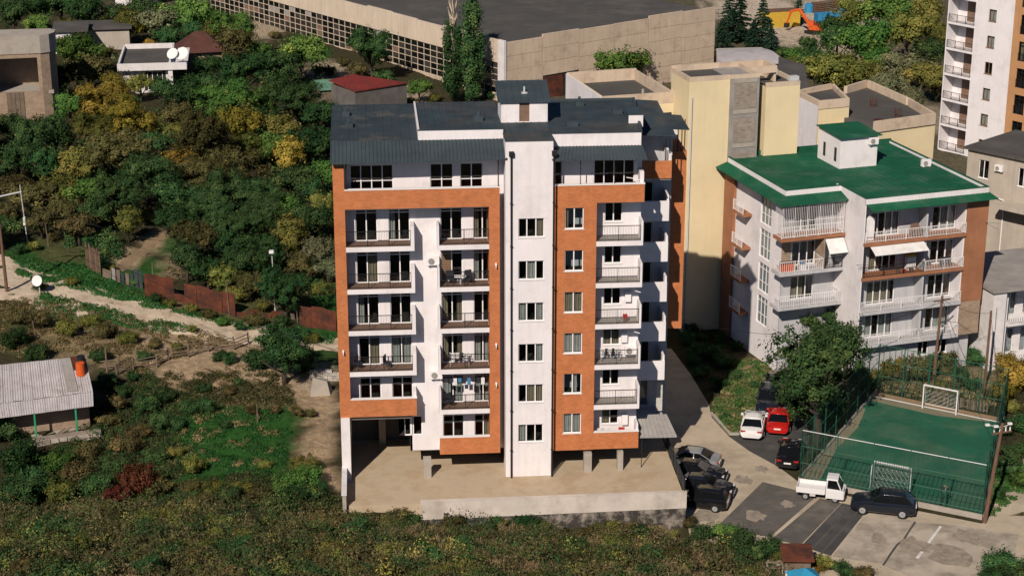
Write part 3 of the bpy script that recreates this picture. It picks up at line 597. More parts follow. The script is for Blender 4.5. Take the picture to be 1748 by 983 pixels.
P('parapet', 'white', (2.76,8.8,.9,1.05,23.45,24.4)); P('parapet_cap', 'roof_awning', (2.74,8.84,.88,1.07,24.4,24.44))
b = MB(); b.prism([(2.74,1.05),(8.82,1.05),(9.7,11),(2.74,11)], 23.0, [24.3,24.3,24.28,24.28]); b.build('roof_deck', 'roof_dark', BL)
b = MB(); b.prism([(2.74,4.41),(2.9,4.41),(2.9,11),(2.74,11)], 24.2, 24.42); b.prism([(8.72,1.06),(8.9,1.06),(9.78,11),(9.6,11)], 24.2, 24.45); b.prism([(2.9,10.9),(9.6,10.9),(9.6,11.05),(2.9,11.05)], 24.2, 24.42); b.build('roof_edge', 'roof_awning', BL)
P('parapet', 'white', (8.35,9.35,3.9,4.0,24.0,24.85)); b = MB(); b.prism([(8.3,3.88),(9.4,3.88),(9.6,8),(8.6,8)], [24.86,24.86,24.46,24.46], [24.9,24.9,24.5,24.5]); b.build('parapet_cap', 'roof_awning', BL)
ribbed([(2.66,-.5,22.98),(9.05,-.5,22.9),(8.85,1.0,23.56),(3.05,1.0,23.58)], .25).build('awning_roof', 'roof_awning', BL)
for x, y, z, w in ((-11.3,8.5,24.05,.5),(-11.1,5.2,24.05,.55),(-2.2,5.0,24.42,.6),(5.3,9.2,24.3,.6),(7.6,6.6,24.3,.7),(4.0,3.2,24.3,.8)):
    o = P('roof_vent', 'roof_awning', (x,x+w,y,y+w*.8,z-.1,z+.28)); 
    if w < .65: P('vent_pipe', 'roof_awning', (x+w*.3,x+w*.6,y+.15,y+.35,z+.281,z+.62), parent=o)
# penthouse over the stairs
pf = Face(BL, (0, 4.4, 0)); pf.wall('white', -.4, 2.8, 24.3, 25.85, [(.85,1.55,24.42,25.75)], name='penthouse_wall')
P('penthouse_door', 'tile_brown', (.85,1.55,4.5,4.54,24.42,25.75)); b = MB(); b.prism([(-.4,4.401),(-.25,4.401),(-.25,7.6),(-.4,7.6)], 24.1, [25.85,25.85,26.5,26.5]); b.prism([(2.65,4.401),(2.8,4.401),(2.8,7.6),(2.65,7.6)], 24.1, [25.85,25.85,26.5,26.5]); b.prism([(-.25,7.4),(2.65,7.4),(2.65,7.6),(-.25,7.6)], 24.1, 26.46); b.build('penthouse_wall', 'white', BL)
ribbed([(-.6,4.2,25.86),(3.0,4.2,25.86),(3.0,7.75,26.58),(-.6,7.75,26.58)], .5, .025).build('penthouse_roof', 'roof_awning', BL)
b = MB(); b.box(1.1,1.5,5.5,5.8,26.12,26.2); b.tube([(1.3,5.65,26.18),(1.3,5.65,26.6)], .07, 8); b.build('roof_vent', 'pale_metal', BL)
# ---------------------------------------------------------------- set-back wing on the right
fw_ = Face(BL, (0, 6.6, 0)); WH = [(9.4,10.6,Fz+.1,Fz+2.3) for Fz in FL+[2.05]]
fw_.wall('render_grey', 8.95, 11.9, 0, 23.1, WH)
for i, h in enumerate(WH): window(fw_, *h, cols=2, sill=False, name='balcony_door', curtains=((.02,.98,'curtain'),) if i == 5 else ())
for Fz in FL:
    o = P('balcony', 'render_grey', (8.95,11.4,4.45,6.6,Fz-.0,Fz+.15))
    P('parapet', 'white', (8.95,11.4,4.3,4.45,Fz+.05,Fz+1.5), (11.25,11.4,4.45,6.6,Fz+.15,Fz+1.9), parent=o)
o = P('balcony', 'render_grey', (8.95,11.5,4.45,6.6,20.05,20.2)); P('brick_parapet', 'brick', (8.95,11.5,4.3,4.45,20.2,21.45), parent=o); P('side_parapet', 'white', (11.3,11.5,4.45,6.6,20.2,21.95), parent=o)
P('brick_bay', 'brick', (11.9,13.1,7.5,11.8,7.85,21.25)); P('wall', 'white', (8.95,11.9,6.76,11.8,21.5,22.9), (11.7,11.9,6.61,11.8,0,21.4), (8.95,13.0,11.5,11.8,8,22.6))
P('terrace_screen', 'white_worn', (11.95,13.05,11.0,11.1,21.26,22.4))
cz = lambda y: 23.2+.146*(y-4.5)
def onpl(px, py):
    lo, hi = 60, 300; d = ray(px, py)
    for _ in range(40):
        m_ = (lo+hi)/2; p_ = CAM+d*m_
        if p_[2] < cz(p_[1]): hi = m_
        else: lo = m_
    return CAM+d*hi
cp = [onpl(x, y) for x, y in [(1094,230),(1154,232),(1148.7,220),(1177,221),(1162.5,196.6),(1134,195),(1122,172),(1085,170)]]
b = MB(); b.prism([p[:2] for p in cp], [p[2]-.06 for p in cp], [p[2] for p in cp]); b.build('canopy_roof', 'roof_dark', BL)
for px in (1157, 1163.5, 1168.5):
    p = aty(px, 250, 7.6); P('post', 'rust', (p[0]-.03,p[0]+.03,7.57,7.63,21.25,cz(7.6)-.05))
for px in (1137, 1143.5):
    p = aty(px, 250, 4.5); P('post', 'black_metal', (p[0]-.03,p[0]+.03,4.5,4.56,20.2,cz(4.53)-.05))
P('curtain', 'curtain', (11.0,11.45,5.2,5.24,2.3,4.6)); P('balcony', 'render_grey', (8.95,11.5,5.0,6.6,1.75,2.05))
ribbed([(9.1,.35,2.35),(11.75,.35,2.32),(11.25,2.2,3.3),(9.1,2.2,3.3)], .3).build('entrance_canopy', 'concrete_grey', BL)
for x in (9.25, 11.55): P('post', 'black_metal', (x,x+.05,.45,.5,0,2.36))
aircon(f13, -5.75, 15.35); aircon(f13, -5.65, 7.0)
lo_ = MB(); 
for x, z in ((-1.1,15.6),(-11.6,9.6),(-1.1,9.8),(-1.1,6.9)):
    P('wall_lamp', 'white_trim', (x-.06,x+.06,-.16,-.001,z,z+.12), (x-.03,x+.03,-.28,-.16,z-.14,z+.02))
# ================================================================== green-roofed apartment house
_o = atz(1478.4, 338.8, 13.5); GR = thing('apartment_house', 'five storey grey and white apartment house with flat green metal roof', 'building', (_o[0], _o[1], 0), R(14))
def PB(parent, name, material, *boxes):
    b = MB(); [b.box(*x) for x in boxes]; return b.build(name, material, parent)
GF = [9.75, 6.8, 3.82, .92]
g = Face(GR, (0, 1.2, 0)); gh = []
for i, Fz in enumerate(GF):
    for a, c, k in ((1.3,3.9,4),(7.0,9.2,3)): gh.append((a, c, Fz+.03, Fz+2.45, k))
g.wall('render_grey', 0, 9.4, .92, 13.0, [h[:4] for h in gh])
for i, h in enumerate(gh): window(g, *h[:4], cols=h[4], rows=(.82,), sill=False, fw=.07, name='balcony_door', curtains=[((.02,.3,'curtain'),(.55,.98,'curtain')),((.3,.98,'curtain'),),((.02,.45,'curtain_tan'),),(),((.02,.9,'curtain_tan'),),()][i % 6])
PB(GR, 'partition', 'render_grey', (5.7,5.85,0,1.2,.92,12.7)); PB(GR, 'partition', 'white', (9.28,9.4,0,1.19,.92,12.9))
for i, Fz in enumerate(GF):
    o = PB(GR, 'balcony', 'render_brown' if i < 2 else 'render_grey', (.02,9.4,-.25,1.2,Fz-.28,Fz))
    for x0, w_ in ((.05,5.6),(5.75,3.6)): link('railing', rail_mesh(w_, .9, 'black_metal' if (i == 1 and x0 < 1) else 'white_trim', .15, 1.8, .02), o, (x0, -.2, Fz))
PB(GR, 'cladding', 'render_brown', (9.4,11.4,-.12,16,3.7,12.75)); PB(GR, 'cladding', 'brick_rough', (9.4,11.35,-.1,16,.75,3.7))
gg = Face(GR, (0, .7, 0)); hg = [(6.2,7.2,-1.0,.3),(7.9,9.0,-1.0,.3)]
gg.wall('render_grey', .02, 11.0, -2.6, .66, hg, name='ground_floor_wall')
for h in hg: window(gg, *h, cols=2)
PB(GR, 'ground_floor_wall', 'render_grey', (10.85,11.0,.71,15.8,-2.6,.74)); PB(GR, 'ground_floor_wall', 'render_grey', (-4.9,0,4.5,4.7,-2.6,.9))
PB(GR, 'body', 'render_grey', (.1,9.5,2.7,15.9,-2.5,12.9), (-4.8,.1,5.9,15.3,-2.5,12.9))
PB(GR, 'side_wall', 'white', (.0,.1,-.0,5.0,.7,13.4)); 
PB(GR, 'parapet', 'white', (.0,11.3,-.05,.12,12.95,13.45), (11.15,11.3,.12,16.2,12.95,13.45), (-5.0,.0,4.2,4.36,12.6,13.45), (-5.0,-4.85,4.36,15.4,12.6,13.45))
PB(GR, 'parapet_cap', 'roof_green', (-.02,11.33,-.08,.14,13.45,13.5), (11.12,11.33,.14,16.2,13.45,13.5), (-5.03,-.02,4.17,4.38,13.45,13.5), (-5.03,-4.83,4.38,15.4,13.45,13.5), (-5.0,11.33,16.05,16.2,13.1,13.6), (-.02,.12,.14,4.17,13.45,13.5))
ribbed([(-4.85,4.36,13.2),(.05,4.36,13.2),(.05,16.1,13.22),(-4.85,15.5,13.22)], .6, .02, th=.2).build('roof', 'roof_green', GR)
ribbed([(.05,.12,13.2),(11.2,.12,13.2),(11.2,16.1,13.22),(.05,16.1,13.22)], .6, .02, th=.2).build('roof', 'roof_green', GR)
ribbed([(.2,-.95,12.62),(11.7,-.95,12.66),(11.35,.0,13.0),(.05,.0,13.0)], .3, .02).build('awning_roof', 'roof_green', GR)
ribbed([(-6.1,2.75,12.6),(-.0,2.75,12.6),(.0,4.2,13.0),(-5.0,4.2,13.0)], .3, .02).build('awning_roof', 'roof_green', GR)
ribbed([(-6.1,15.5,12.6),(-6.1,2.75,12.6),(-5.0,4.2,13.0),(-5.0,15.5,13.0)], .3, .02).build('awning_roof', 'roof_green', GR)
# left block with enclosed balconies
gl = Face(GR, (0, 4.5, 0)); lh = [(-4.0,-1.9,Fz+.03,Fz+2.45) for Fz in GF[:3]]
gl.wall('render_grey', -5.0, 0, .9, 12.7, lh)
for i, h in enumerate(lh): window(gl, *h, cols=3, rows=(.82,), sill=False, name='balcony_door', curtains=(((.02,.5,'curtain'),),(),((.1,.6,'curtain_tan'),))[i])
for i, Fz in enumerate(GF[:3]):
    o = PB(GR, 'balcony', 'render_brown' if i < 1 else 'render_grey', (-5.85,-.02,2.95,4.5,Fz-.28,Fz))
    if i == 0:
        link('grille', rail_mesh(5.6, 2.75, 'white_trim', .16, 1.1, .02, 1.4, True), o, (-5.8, 3.0, Fz)); link('railing', rail_mesh(5.6, .95, 'white_trim', .16, 1.1, .02), o, (-5.8, 3.06, Fz))
    else: link('railing', rail_mesh(3.9 if i == 1 else 5.6, .95, 'white_trim', .2, 1.3, .025, 1.3), o, (-5.8, 3.0, Fz))
    if i == 1: link('railing', rail_mesh(1.6, .9, 'black_metal', .14, .8, .02), o, (-1.75, 3.0, Fz))
PB(GR, 'partition', 'brick_rough', (-1.9,-1.78,3.0,4.5,6.8,9.4)); PB(GR, 'partition', 'brick_rough', (-5.0,-4.2,4.44,4.49,6.82,9.4))
b = MB(); b.prism([(-1.75,2.2),(-.1,2.2),(-.1,3.1),(-1.75,3.1)], [8.3,8.3,9.3,9.3], [8.34,8.34,9.34,9.34]); b.build('fabric_awning', 'cloth_white', GR)
b = MB(); b.prism([(.6,-1.1),(5.5,-1.1),(5.5,-.1),(.6,-.1)], [8.9,8.9,9.4,9.4], [8.93,8.93,9.43,9.43]); b.build('fabric_awning', 'cloth_white', GR)
# left flank: tall windows, brown end bay
gs = Face(GR, (-5.0, 0, 0), -math.pi/2); sh = []
for Fz in GF: sh += [(-8.6,-6.6,Fz-.2,Fz+2.3)]
gs.wall('white', -12.2, -4.4, -2.6, 12.7, sh)
for i, h in enumerate(sh): window(gs, *h, cols=3, rows=(.34,.8), sill=False, curtains=((.02,.3,'curtain'),) if i % 2 else ())
PB(GR, 'cladding', 'render_brown', (-5.25,-4.8,13.4,15.4,-2.5,12.65)); PB(GR, 'side_wall', 'white', (-5.0,-4.85,12.2,13.4,-2.5,12.65))
for Fz in GF:
    o = PB(GR, 'balcony', 'render_brown', (-5.9,-5.0,10.2,12.2,Fz-.2,Fz)); link('railing', rail_mesh(2.0, .95, 'white_trim', .2, 1.0, .025), o, (-5.85, 12.2, Fz), -math.pi/2)
# roof house
PB(GR, 'roof_house', 'white', (2.7,6.25,9.6,13.6,13.1,15.9)); ribbed([(2.5,9.3,15.95),(6.5,9.3,15.95),(6.5,13.8,16.1),(2.5,13.8,16.1)], .5, .02).build('roof_house_roof', 'roof_green', GR)
PB(GR, 'hatch', 'room_shade', (2.68,2.7,10.2,10.6,13.7,14.9)); PB(GR, 'hatch', 'room_shade', (2.68,2.7,12.2,12.6,13.7,14.9)); aircon(Face(GR, (0,0,0)), 9.6, 13.3, 8.0); aircon(Face(GR, (0,9.6,0)), 5.3, 15.2, 0)
for x, z in ((-.55,8.0),(11.2,10.4),(-5.6,8.5)):
    b = MB(); b.tube([(x,-.1 if x > -1 else 3,z),(x+.9,-.7 if x > -1 else 2.2,z-.5)], .015, 4); b.tube([(x,-.1 if x > -1 else 3,z),(x+.9,-.9 if x > -1 else 2.2,z+.1)], .015, 4); b.build('laundry_arm', 'black_metal', GR)
# ================================================================== yellow block behind
_o = atz(1177, 133, 20.6); YB = thing('yellow_building', 'tall pale yellow blind-walled building with grey concrete strip', 'building', (_o[0], _o[1], 0), R(12))
PB(YB, 'wall', 'render_yellow', (0,3.75,0,4.2,-3,20.2), (7.1,10.3,-.1,4.2,-3,19.3)); PB(YB, 'wall', 'render_yellow', (6.4,7.1,1.6,4.2,-3,20.2))
PB(YB, 'concrete_strip', 'concrete_grey', (3.75,6.4,-.25,4.2,-3,20.3)); 
for z0 in (2.2, 5.2, 8.2, 11.2, 14.2, 17.2, 19.9): PB(YB, 'floor_band', 'concrete', (4.05,6.2,-.3,-.252,z0,z0+.35))
for k, z0 in enumerate((2.6, 5.6, 8.6, 11.6, 14.6, 17.6)): PB(YB, 'infill', 'block', (4.1,6.15,-.28,-.251,z0+.03,z0+2.2))
PB(YB, 'parapet', 'concrete_panel', (0,3.75,0,.22,20.2,20.6), (3.75,6.4,-.25,.0,20.3,20.62), (0,.22,.22,4.2,20.2,20.6), (0,8.8,4.2,4.45,19.3,20.75), (6.2,6.4,0,4.2,20.3,20.62), (7.1,10.3,-.1,.1,19.3,19.7), (10.1,10.3,.1,4.2,19.3,19.7), (6.4,8.8,1.5,1.7,20.2,20.8), (8.6,8.8,1.7,4.2,19.3,20.8))
PB(YB, 'flat_roof', 'felt', (.22,6.2,.22,4.2,20.2,20.25), (7.2,10.1,.1,4.2,19.3,19.34))
PB(YB, 'wall', 'render_yellow', (-6.65,0,3.5,13.2,-3,17.6)); PB(YB, 'wall', 'white', (-6.75,-6.65,3.5,13.2,-3,18.6)); PB(YB, 'parapet', 'concrete_panel', (-6.65,0,3.5,3.7,17.6,18.6), (-6.65,0,13,13.2,17.6,18.7), (-.2,0,3.7,13.0,17.6,18.6)); PB(YB, 'parapet', 'render_yellow', (-6.65,-6.5,3.7,13,17.6,18.6))
PB(YB, 'flat_roof', 'felt', (-6.5,-.2,3.7,13,17.6,17.64)); b = MB(); b.box(-2.6,-1.8,5.0,5.6,17.64,17.9); b.tube([(-2.2,5.3,17.9),(-2.2,5.3,18.6)], .12, 8); b.build('roof_vent', 'concrete', YB)
b = MB(); b.tube([(.25,-.1,-2.4),(.25,-.1,18.9)], .07, 6); b.build('drain_pipe', 'pale_metal', YB); PB(YB, 'window', 'room_shade', (-.9,-.2,3.42,3.5,15.6,16.8))
PB(YB, 'satellite_box', 'pale_metal', (9.3,10.2,-.05,.5,19.72,20.1))
# ================================================================== office block with sunken dark roof
def pblock(parent, name, px, z, z0, material):
    """upright block under a roof outline given by photo pixels on level z"""
    b = MB(); b.prism([atz(x, y, z)[:2] for x, y in px], z0, z); return b.build(name, material, parent)
def parapet(parent, px, z, h, t, material, close=True, name='parapet'):
    pts = [Vector((*atz(x, y, z)[:2], 0)) for x, y in px]; n = len(pts); b = MB(); c = sum(pts, Vector())/n
    for i in range(n if close else n-1):
        a, d = pts[i], pts[(i+1) % n]; e = (d-a).normalized(); nn = Vector((-e.y, e.x, 0)); nn = nn if (c-(a+d)/2).dot(nn) > 0 else -nn
        b.prism([(a.x,a.y),(d.x,d.y),(d.x+nn.x*t-e.x*t,d.y+nn.y*t-e.y*t),(a.x+nn.x*t+e.x*t,a.y+nn.y*t+e.y*t)], z-.3, z+h)
    return b.build(name, material, parent)
OF = thing('office_building', 'low pale yellow office block with sunken dark felt roof behind the green-roofed house', 'building')
pblock(OF, 'wall', [(1490,222),(1597,207),(1552,180),(1480,148),(1440,160),(1440,230)], 12.6, -3, 'render_yellow'); pblock(OF, 'flat_roof', [(1490,221),(1595,206),(1551,180),(1480,149),(1441,160),(1441,228)], 12.64, 12.5, 'felt')
parapet(OF, [(1490,222),(1597,207),(1552,180),(1480,148),(1440,160)], 12.65, .75, .25, 'concrete_panel', False)
pblock(OF, 'roof_house', [(1358,163),(1397,182),(1450,177),(1422,150)], 14, -3, 'render_yellow'); b = MB(); p1, p2 = atz(1357.5, 163.2, 14), atz(1397, 182.3, 14); b.prism([(p1[0]-.06,p1[1]),(p2[0]-.02,p2[1]-.06),(p2[0],p2[1]),(p1[0],p1[1])], -3, 14); b.build('white_wall', 'white', OF)
parapet(OF, [(1358,163),(1397,182),(1450,177),(1422,150)], 14.02, .5, .3, 'concrete_panel'); pblock(OF, 'flat_roof', [(1362,163),(1398,180),(1445,176),(1421,152)], 14.1, 14.02, 'felt')
p = atz(1493, 216, 12.66); MB().box(p[0],p[0]+.9,p[1],p[1]+.5,12.6,13.3).build('chimney', 'rust', OF)
for px, py in ((1490,182),(1532,200)):
    p = atz(px, py, 12.66); b = MB()
    for k in range(9): a = k*.7; b.bar((p[0]+.3*math.cos(a),p[1]+.3*math.sin(a),12.6),(p[0]+.34*math.cos(a),p[1]+.3*math.sin(a),13.5), .03)
    b.build('rebar_stub', 'rust', OF)
LG = thing('storage_hall', 'low hall with pale curved metal roof behind the yellow building', 'building')
_a, _b, _c, _d = [atz(x, y, 3.6) for x, y in ((1225,112),(1342,106),(1300,80),(1222,82))]
b = MB(); n = 8; prof = [(i/n, .5*math.sin(math.pi*i/n)) for i in range(n+1)]
va = [(_a+(_d-_a)*u)[:2].tolist()+[3.4+k] for u, k in prof]; vb = [(_b+(_c-_b)*u)[:2].tolist()+[3.4+k] for u, k in prof]
b.add(va+vb, [(i, i+1, n+2+i, n+1+i) for i in range(n)]); b.build('curved_roof', 'zinc', LG); pblock(LG, 'wall', [(1226,112),(1341,106),(1300,81),(1223,83)], 3.38, -3, 'render_beige')
LH = thing('dark_roofed_hall', 'low hall with flat dark roof between the yellow building and the olive trees', 'building')
pblock(LH, 'wall', [(1330,138),(1378,150),(1372,112),(1330,98)], 5, -3, 'render_beige'); pblock(LH, 'flat_roof', [(1328,139),(1380,151),(1374,111),(1329,97)], 5.2, 5.0, 'felt')
# ================================================================== tall tower far right
_o = atz(1600, 256, -2.2); TR = thing('apartment_tower', 'tall white and tan apartment tower with stacked loggias', 'building', (_o[0], _o[1], -2.2), R(-57))
TX = (0, 4.2, 9.6, 17.2, 19.4, 22.4, 27); NF = 10; TF = [.3+3.08*k for k in range(NF)]; TH_ = 31
tf = Face(TR); hw = [(6.0,7.1,z+.9,z+2.3) for z in TF]
tf.wall('white', TX[1], TX[2], 0, TH_, hw); [window(tf, *h, cols=2, frame='shutter', curtains=((.05,.95,'curtain'),) if i % 3 else ()) for i, h in enumerate(hw)]
ht = [(a, a+1.45, z+.1, z+2.35) for z in TF for a in (10.6,14.2)]
tf.wall('render_tan', TX[2], TX[3], 0, TH_, ht, y=-.05)
for i, h in enumerate(ht):
    o = window(tf, *h, y=-.05, cols=2, rows=(.8,), frame='black_metal', sill=False, curtains=((.5,.95,'curtain'),) if i % 4 == 1 else (((.1,.9,'curtain_tan'),) if i % 5 == 3 else ())); link('railing', rail_mesh(1.45, .95, 'black_metal', .15, 1.4, .02), o, (0, -.02, .02))
hg2 = [(20.0,22.2,z+.2,z+2.7) for z in TF]
tf.wall('white', TX[3], TX[5], 0, TH_, hg2); [window(tf, *h, cols=2, rows=(.5,), sill=False, frame='shutter', curtains=((.02,.98,'curtain'),) if i % 2 else ()) for i, h in enumerate(hg2)]
PB(TR, 'wall', 'render_tan', (TX[5],TX[6],-.05,8,0,TH_)); PB(TR, 'body', 'white', (0,TX[5],1.8,9,0,TH_)); PB(TR, 'wall', 'white', (0,.15,0,9,0,TH_), (4.05,4.2,.001,1.8,0,TH_))
for i, z in enumerate(TF):
    o = PB(TR, 'loggia', 'white', (.15,4.05,-.08,1.8,z-.25,z)); link('railing', rail_mesh(3.8, .95, 'black_metal', .13, 1.3, .02), o, (.2, -.02, z))
    PB(TR, 'door', 'tile_brown', (1.5,2.6,1.74,1.79,z,z+2.3)); PB(TR, 'pane', 'car_glass', (2.75,3.6,1.74,1.79,z+.1,z+2.3))
# ================================================================== beige house and white house at the right edge
_o = atz(1653, 254, 9.5); BH = thing('beige_house', 'beige rendered house with dark and maroon roofs beside the green-roofed house', 'building', (_o[0], _o[1], 0), R(-50))
bf = Face(BH); bh = [(1.3,2.4,6.9,8.7),(5.6,6.7,6.9,8.7),(7.2,8.2,2.6,4.5),(7.4,8.4,-.4,1.2)]
bf.wall('render_beige', 0, 14, -2.6, 9.5, bh); [window(bf, *h, cols=2) for h in bh]
PB(BH, 'body', 'render_beige', (0,14,1.7,9,-2.6,9.4)); PB(BH, 'wall', 'render_beige', (0,.1,.01,1.7,-2.6,9.4))
b = MB(); b.prism([(-.3,-.35),(6.4,-.35),(6.4,9),(-.3,9)], 9.5, 9.75); b.build('roof', 'felt', BH); b = MB(); b.prism([(6.42,-.5),(14.3,-.5),(14.3,9),(6.42,9)], [9.5,9.5,10.6,10.6], [9.7,9.7,10.8,10.8]); b.build('roof', 'brown_roof', BH)
PB(BH, 'balcony_ledge', 'render_beige', (4.5,14,-2.0,0,4.9,5.3)); PB(BH, 'chimney', 'render_beige', (5.6,6.3,3,3.7,9.76,10.7)); aircon(bf, 3.2, 8.0)
b = MB(); b.tube([(4.4,-.12,5.2),(4.4,-.12,-2)], .06, 6); b.tube([(0.2,-.12,5.9),(4.4,-.12,5.2)], .06, 6); b.build('drain_pipe', 'white_trim', BH)
PB(BH, 'roof_hatch', 'white_trim', (8.6,9.8,2.5,3.7,9.9,11.3)); b = MB(); b.prism([(8.4,2.3),(10,2.3),(10,3.9),(8.4,3.9)], 11.31, 11.5); b.build('hatch_roof', 'brown_roof', BH)
_o = atz(1713, 492, 4.6); WH_ = thing('white_house', 'white two storey house with flat grey roof and balustraded balconies', 'building', (_o[0], _o[1], 0), R(14))
PB(WH_, 'body', 'white_worn', (0,9,1.7,8.5,-2.6,4.5)); wf = Face(WH_); 
wf2 = Face(WH_, (0,1.2,0)); wh = [(1.0,2.2,1.5,3.7),(2.9,4.1,1.5,3.7),(1.0,2.2,-1.9,.4),(2.9,4.1,-1.9,.4)]
wf2.wall('white_worn', .0, 9, -2.6, 4.5, wh); [window(wf2, *h, cols=2, sill=False, frame='white_trim') for h in wh]
PB(WH_, 'side_wall', 'white_worn', (-1.2,0,-.6,8.5,-2.6,4.5), (0,.6,.0,1.2,-2.6,4.5))
for z in (1.4, -2.0): o = PB(WH_, 'balcony', 'white_worn', (.6,9,-.2,1.2,z-.25,z)); link('balustrade', rail_mesh(8.3, .9, 'white_trim', .22, 2.2, .1), o, (.65, -.12, z))
PB(WH_, 'roof_slab', 'concrete_grey', (-1.4,9.2,-.8,8.7,4.5,4.75)); b = MB(); b.tube([(-.9,-.65,-1),(-.9,-.65,3.2)], .02, 5); b.build('cable_pipe', 'black_metal', WH_)
# ================================================================== factory hall behind
_o = atz(863, 70, 8.0); FA = thing('factory_hall', 'long concrete factory hall with grid glazing and flat dark roof', 'building', (_o[0], _o[1], 0), R(33.4))
PB(FA, 'flat_roof', 'felt', (.3,37,.3,120,7.2,7.5)); PB(FA, 'body', 'concrete_panel', (.6,36.6,.6,119,-3,7.2))
rp = random.Random(2); tops = [7.75,8.1,7.95,8.0,8.35,8.2]; pms = [MB().box(0,6.08,0,.3,0,1.78).mesh('panel', 'concrete_panel')]
for c in range(6):
    for r_ in range(6):
        z = tops[c]-1.82*(r_+1)
        if c == 1 and r_ >= 3: continue
        o = link('panel', pms[0], FA, (.05+c*6.14, rp.uniform(0,.06), z))
PB(FA, 'door', 'rust', (6.3,9.6,.1,.3,-2,2.4)); PB(FA, 'door_opening', 'room_shade', (9.6,12.2,.2,.32,-2,2.4))  # opening is a near-black panel coloured as interior shade
PB(FA, 'corner_pier', 'white_worn', (-.35,.05,-.1,1.2,-3,8.0))
for k in range(20): PB(FA, 'frieze_panel', 'cream', (-.3,.0,1.25+6*k,1.2+6*(k+1),5.0,7.95+.12*math.sin(k*2.1)))
PB(FA, 'base_wall', 'concrete_panel', (-.25,.25,1.2,119,-3,.9))
pw, ph = 1.5, .80; NC = 56; NR = 5
fb = MB()
for i in range(NC+30): y = 1.3+i*pw; fb.box(-.2,-.08,y-.035,y+.035,.9,5.0)
for j in range(NR+1): z = .92+j*(5.0-.92)/NR; fb.box(-.19,-.09,1.3,1.3+(NC+29)*pw,z-.035,z+.035)
gz = fb.build('glazing', 'cream', FA)
ph = (5.0-.92)/NR; pmm = [MB().box(-.14,-.12,.06,pw-.06,.06,ph-.06).mesh('pane', m) for m in ('car_glass','concrete_grey','room_shade','tile_brown')]
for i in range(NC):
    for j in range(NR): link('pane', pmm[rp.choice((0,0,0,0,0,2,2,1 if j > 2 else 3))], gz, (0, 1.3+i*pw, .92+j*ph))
PB(FA, 'far_panes', 'car_glass', (-.14,-.12,1.3+NC*pw,1.3+(NC+29)*pw,.95,4.95))
# ================================================================== houses among the trees on the left
_p = gpt(60, 205); UH = thing('unfinished_house', 'unfinished brick and concrete house with curved flat roof and open bays', 'building', (_p[0], _p[1], _p[2]-.5), R(8))
HH = 9.6; fp = [(-9,0),(1.2,0),(2.2,.5),(2.8,1.6),(2.9,3.2),(2.4,6),(-9,7)]
b = MB(); b.prism([(x*1.03, y) for x, y in fp], HH, HH+.5); b.build('roof_slab', 'concrete', UH); b = MB(); b.prism([(x*1.05, y-.1) for x, y in fp[:5]]+[(2.6,3.4),(1.8,1.9),(.8,.9),(-9,.6)], HH-1.2, HH+.9); b.build('parapet', 'concrete', UH)
uf = Face(UH); uf.wall('brick_rough', -9, 1.2, 0, HH, [(-3.9,.8,3.9,7.9)], rev=.3); PB(UH, 'bay_wall', 'brick_rough', (-9,2.0,4.2,4.4,3.5,8.4)); PB(UH, 'floor', 'concrete', (-9,2.4,.31,6.1,3.5,3.88))
b = MB(); b.prism([(1.2,0),(2.2,.5),(2.8,1.6),(2.9,3.2),(2.4,6),(2.1,6),(2.5,3.2),(2.4,1.7),(1.9,.8),(1.1,.3)], 0, HH); b.build('curved_wall', 'brick_rough', UH); PB(UH, 'wall', 'brick_rough', (-9,2.2,6.2,6.6,0,HH))
PB(UH, 'shutter', 'old_wood', *[(-3.0+.5*i,-2.54+.5*i,-.08,-.01,.6,3.9) for i in range(4)]); PB(UH, 'roof_box', 'rust', (-9,-6.2,2,3,HH+.9,HH+1.6))
_p = gpt(286, 158); DH = thing('flat_roofed_house', 'white flat-roofed house among trees with two satellite dishes', 'building', (_p[0], _p[1], _p[2]-.2), R(3))
PB(DH, 'wall', 'white_worn', (-5.4,.2,.3,10.6,0,3.2)); PB(DH, 'roof_slab', 'white_worn', (-6.0,2.6,-.6,11.6,3.2,3.5)); PB(DH, 'parapet', 'white_worn', (-6.0,2.6,-.6,-.35,3.5,4.1), (-6.0,-5.75,-.35,11.6,3.5,4.0), (-5.75,.4,11.35,11.6,3.5,4.2), (.4,.65,-.35,11.6,3.5,4.2)); PB(DH, 'flat_roof', 'felt', (-5.75,.4,-.35,11.35,3.5,3.56)); PB(DH, 'column', 'white_worn', (.25,.8,-.4,.1,0,3.2))
dfc = Face(DH, (0,.28,0)); window(dfc, -2.4, -.5, .5, 2.9, cols=3, rows=(.3,), y=-.16, room=.01)
def dish(parent, loc, r, rz, el=.6):
    b = MB(); n = 16; rings = [(0,0),(.35,.03),(.7,.11),(1,.22)]; vs = [(0,0,0)]; fs = []
    for q_, d in rings[1:]:
        for k in range(n): a = 2*math.pi*k/n; vs.append((r*q_*math.cos(a), -d*r, r*q_*math.sin(a)))
    for k in range(n): fs.append((0, 1+k, 1+(k+1) % n))
    for j in range(2):
        for k in range(n): fs.append((1+j*n+k, 1+(j+1)*n+k, 1+(j+1)*n+(k+1) % n, 1+j*n+(k+1) % n))
    b.add(vs, fs); o = b.build('dish', 'white_paint', parent, loc, smooth=True); o.rotation_euler = (-el, 0, rz); return o
for i, (x, r_) in enumerate(((.9,.75),(2.1,.85))):
    sdish = thing('satellite_dish', 'round white satellite dish on the flat-roofed house', 'satellite dish', (_p[0]+x, _p[1]+.6, _p[2]+3.3), group='dishes on the flat-roofed house')
    MB().tube([(0,0,0),(0,0,1.3)], .04, 6).build('mast', 'pale_metal', sdish); dish(sdish, (0,-.1,1.5), r_, R(-25))
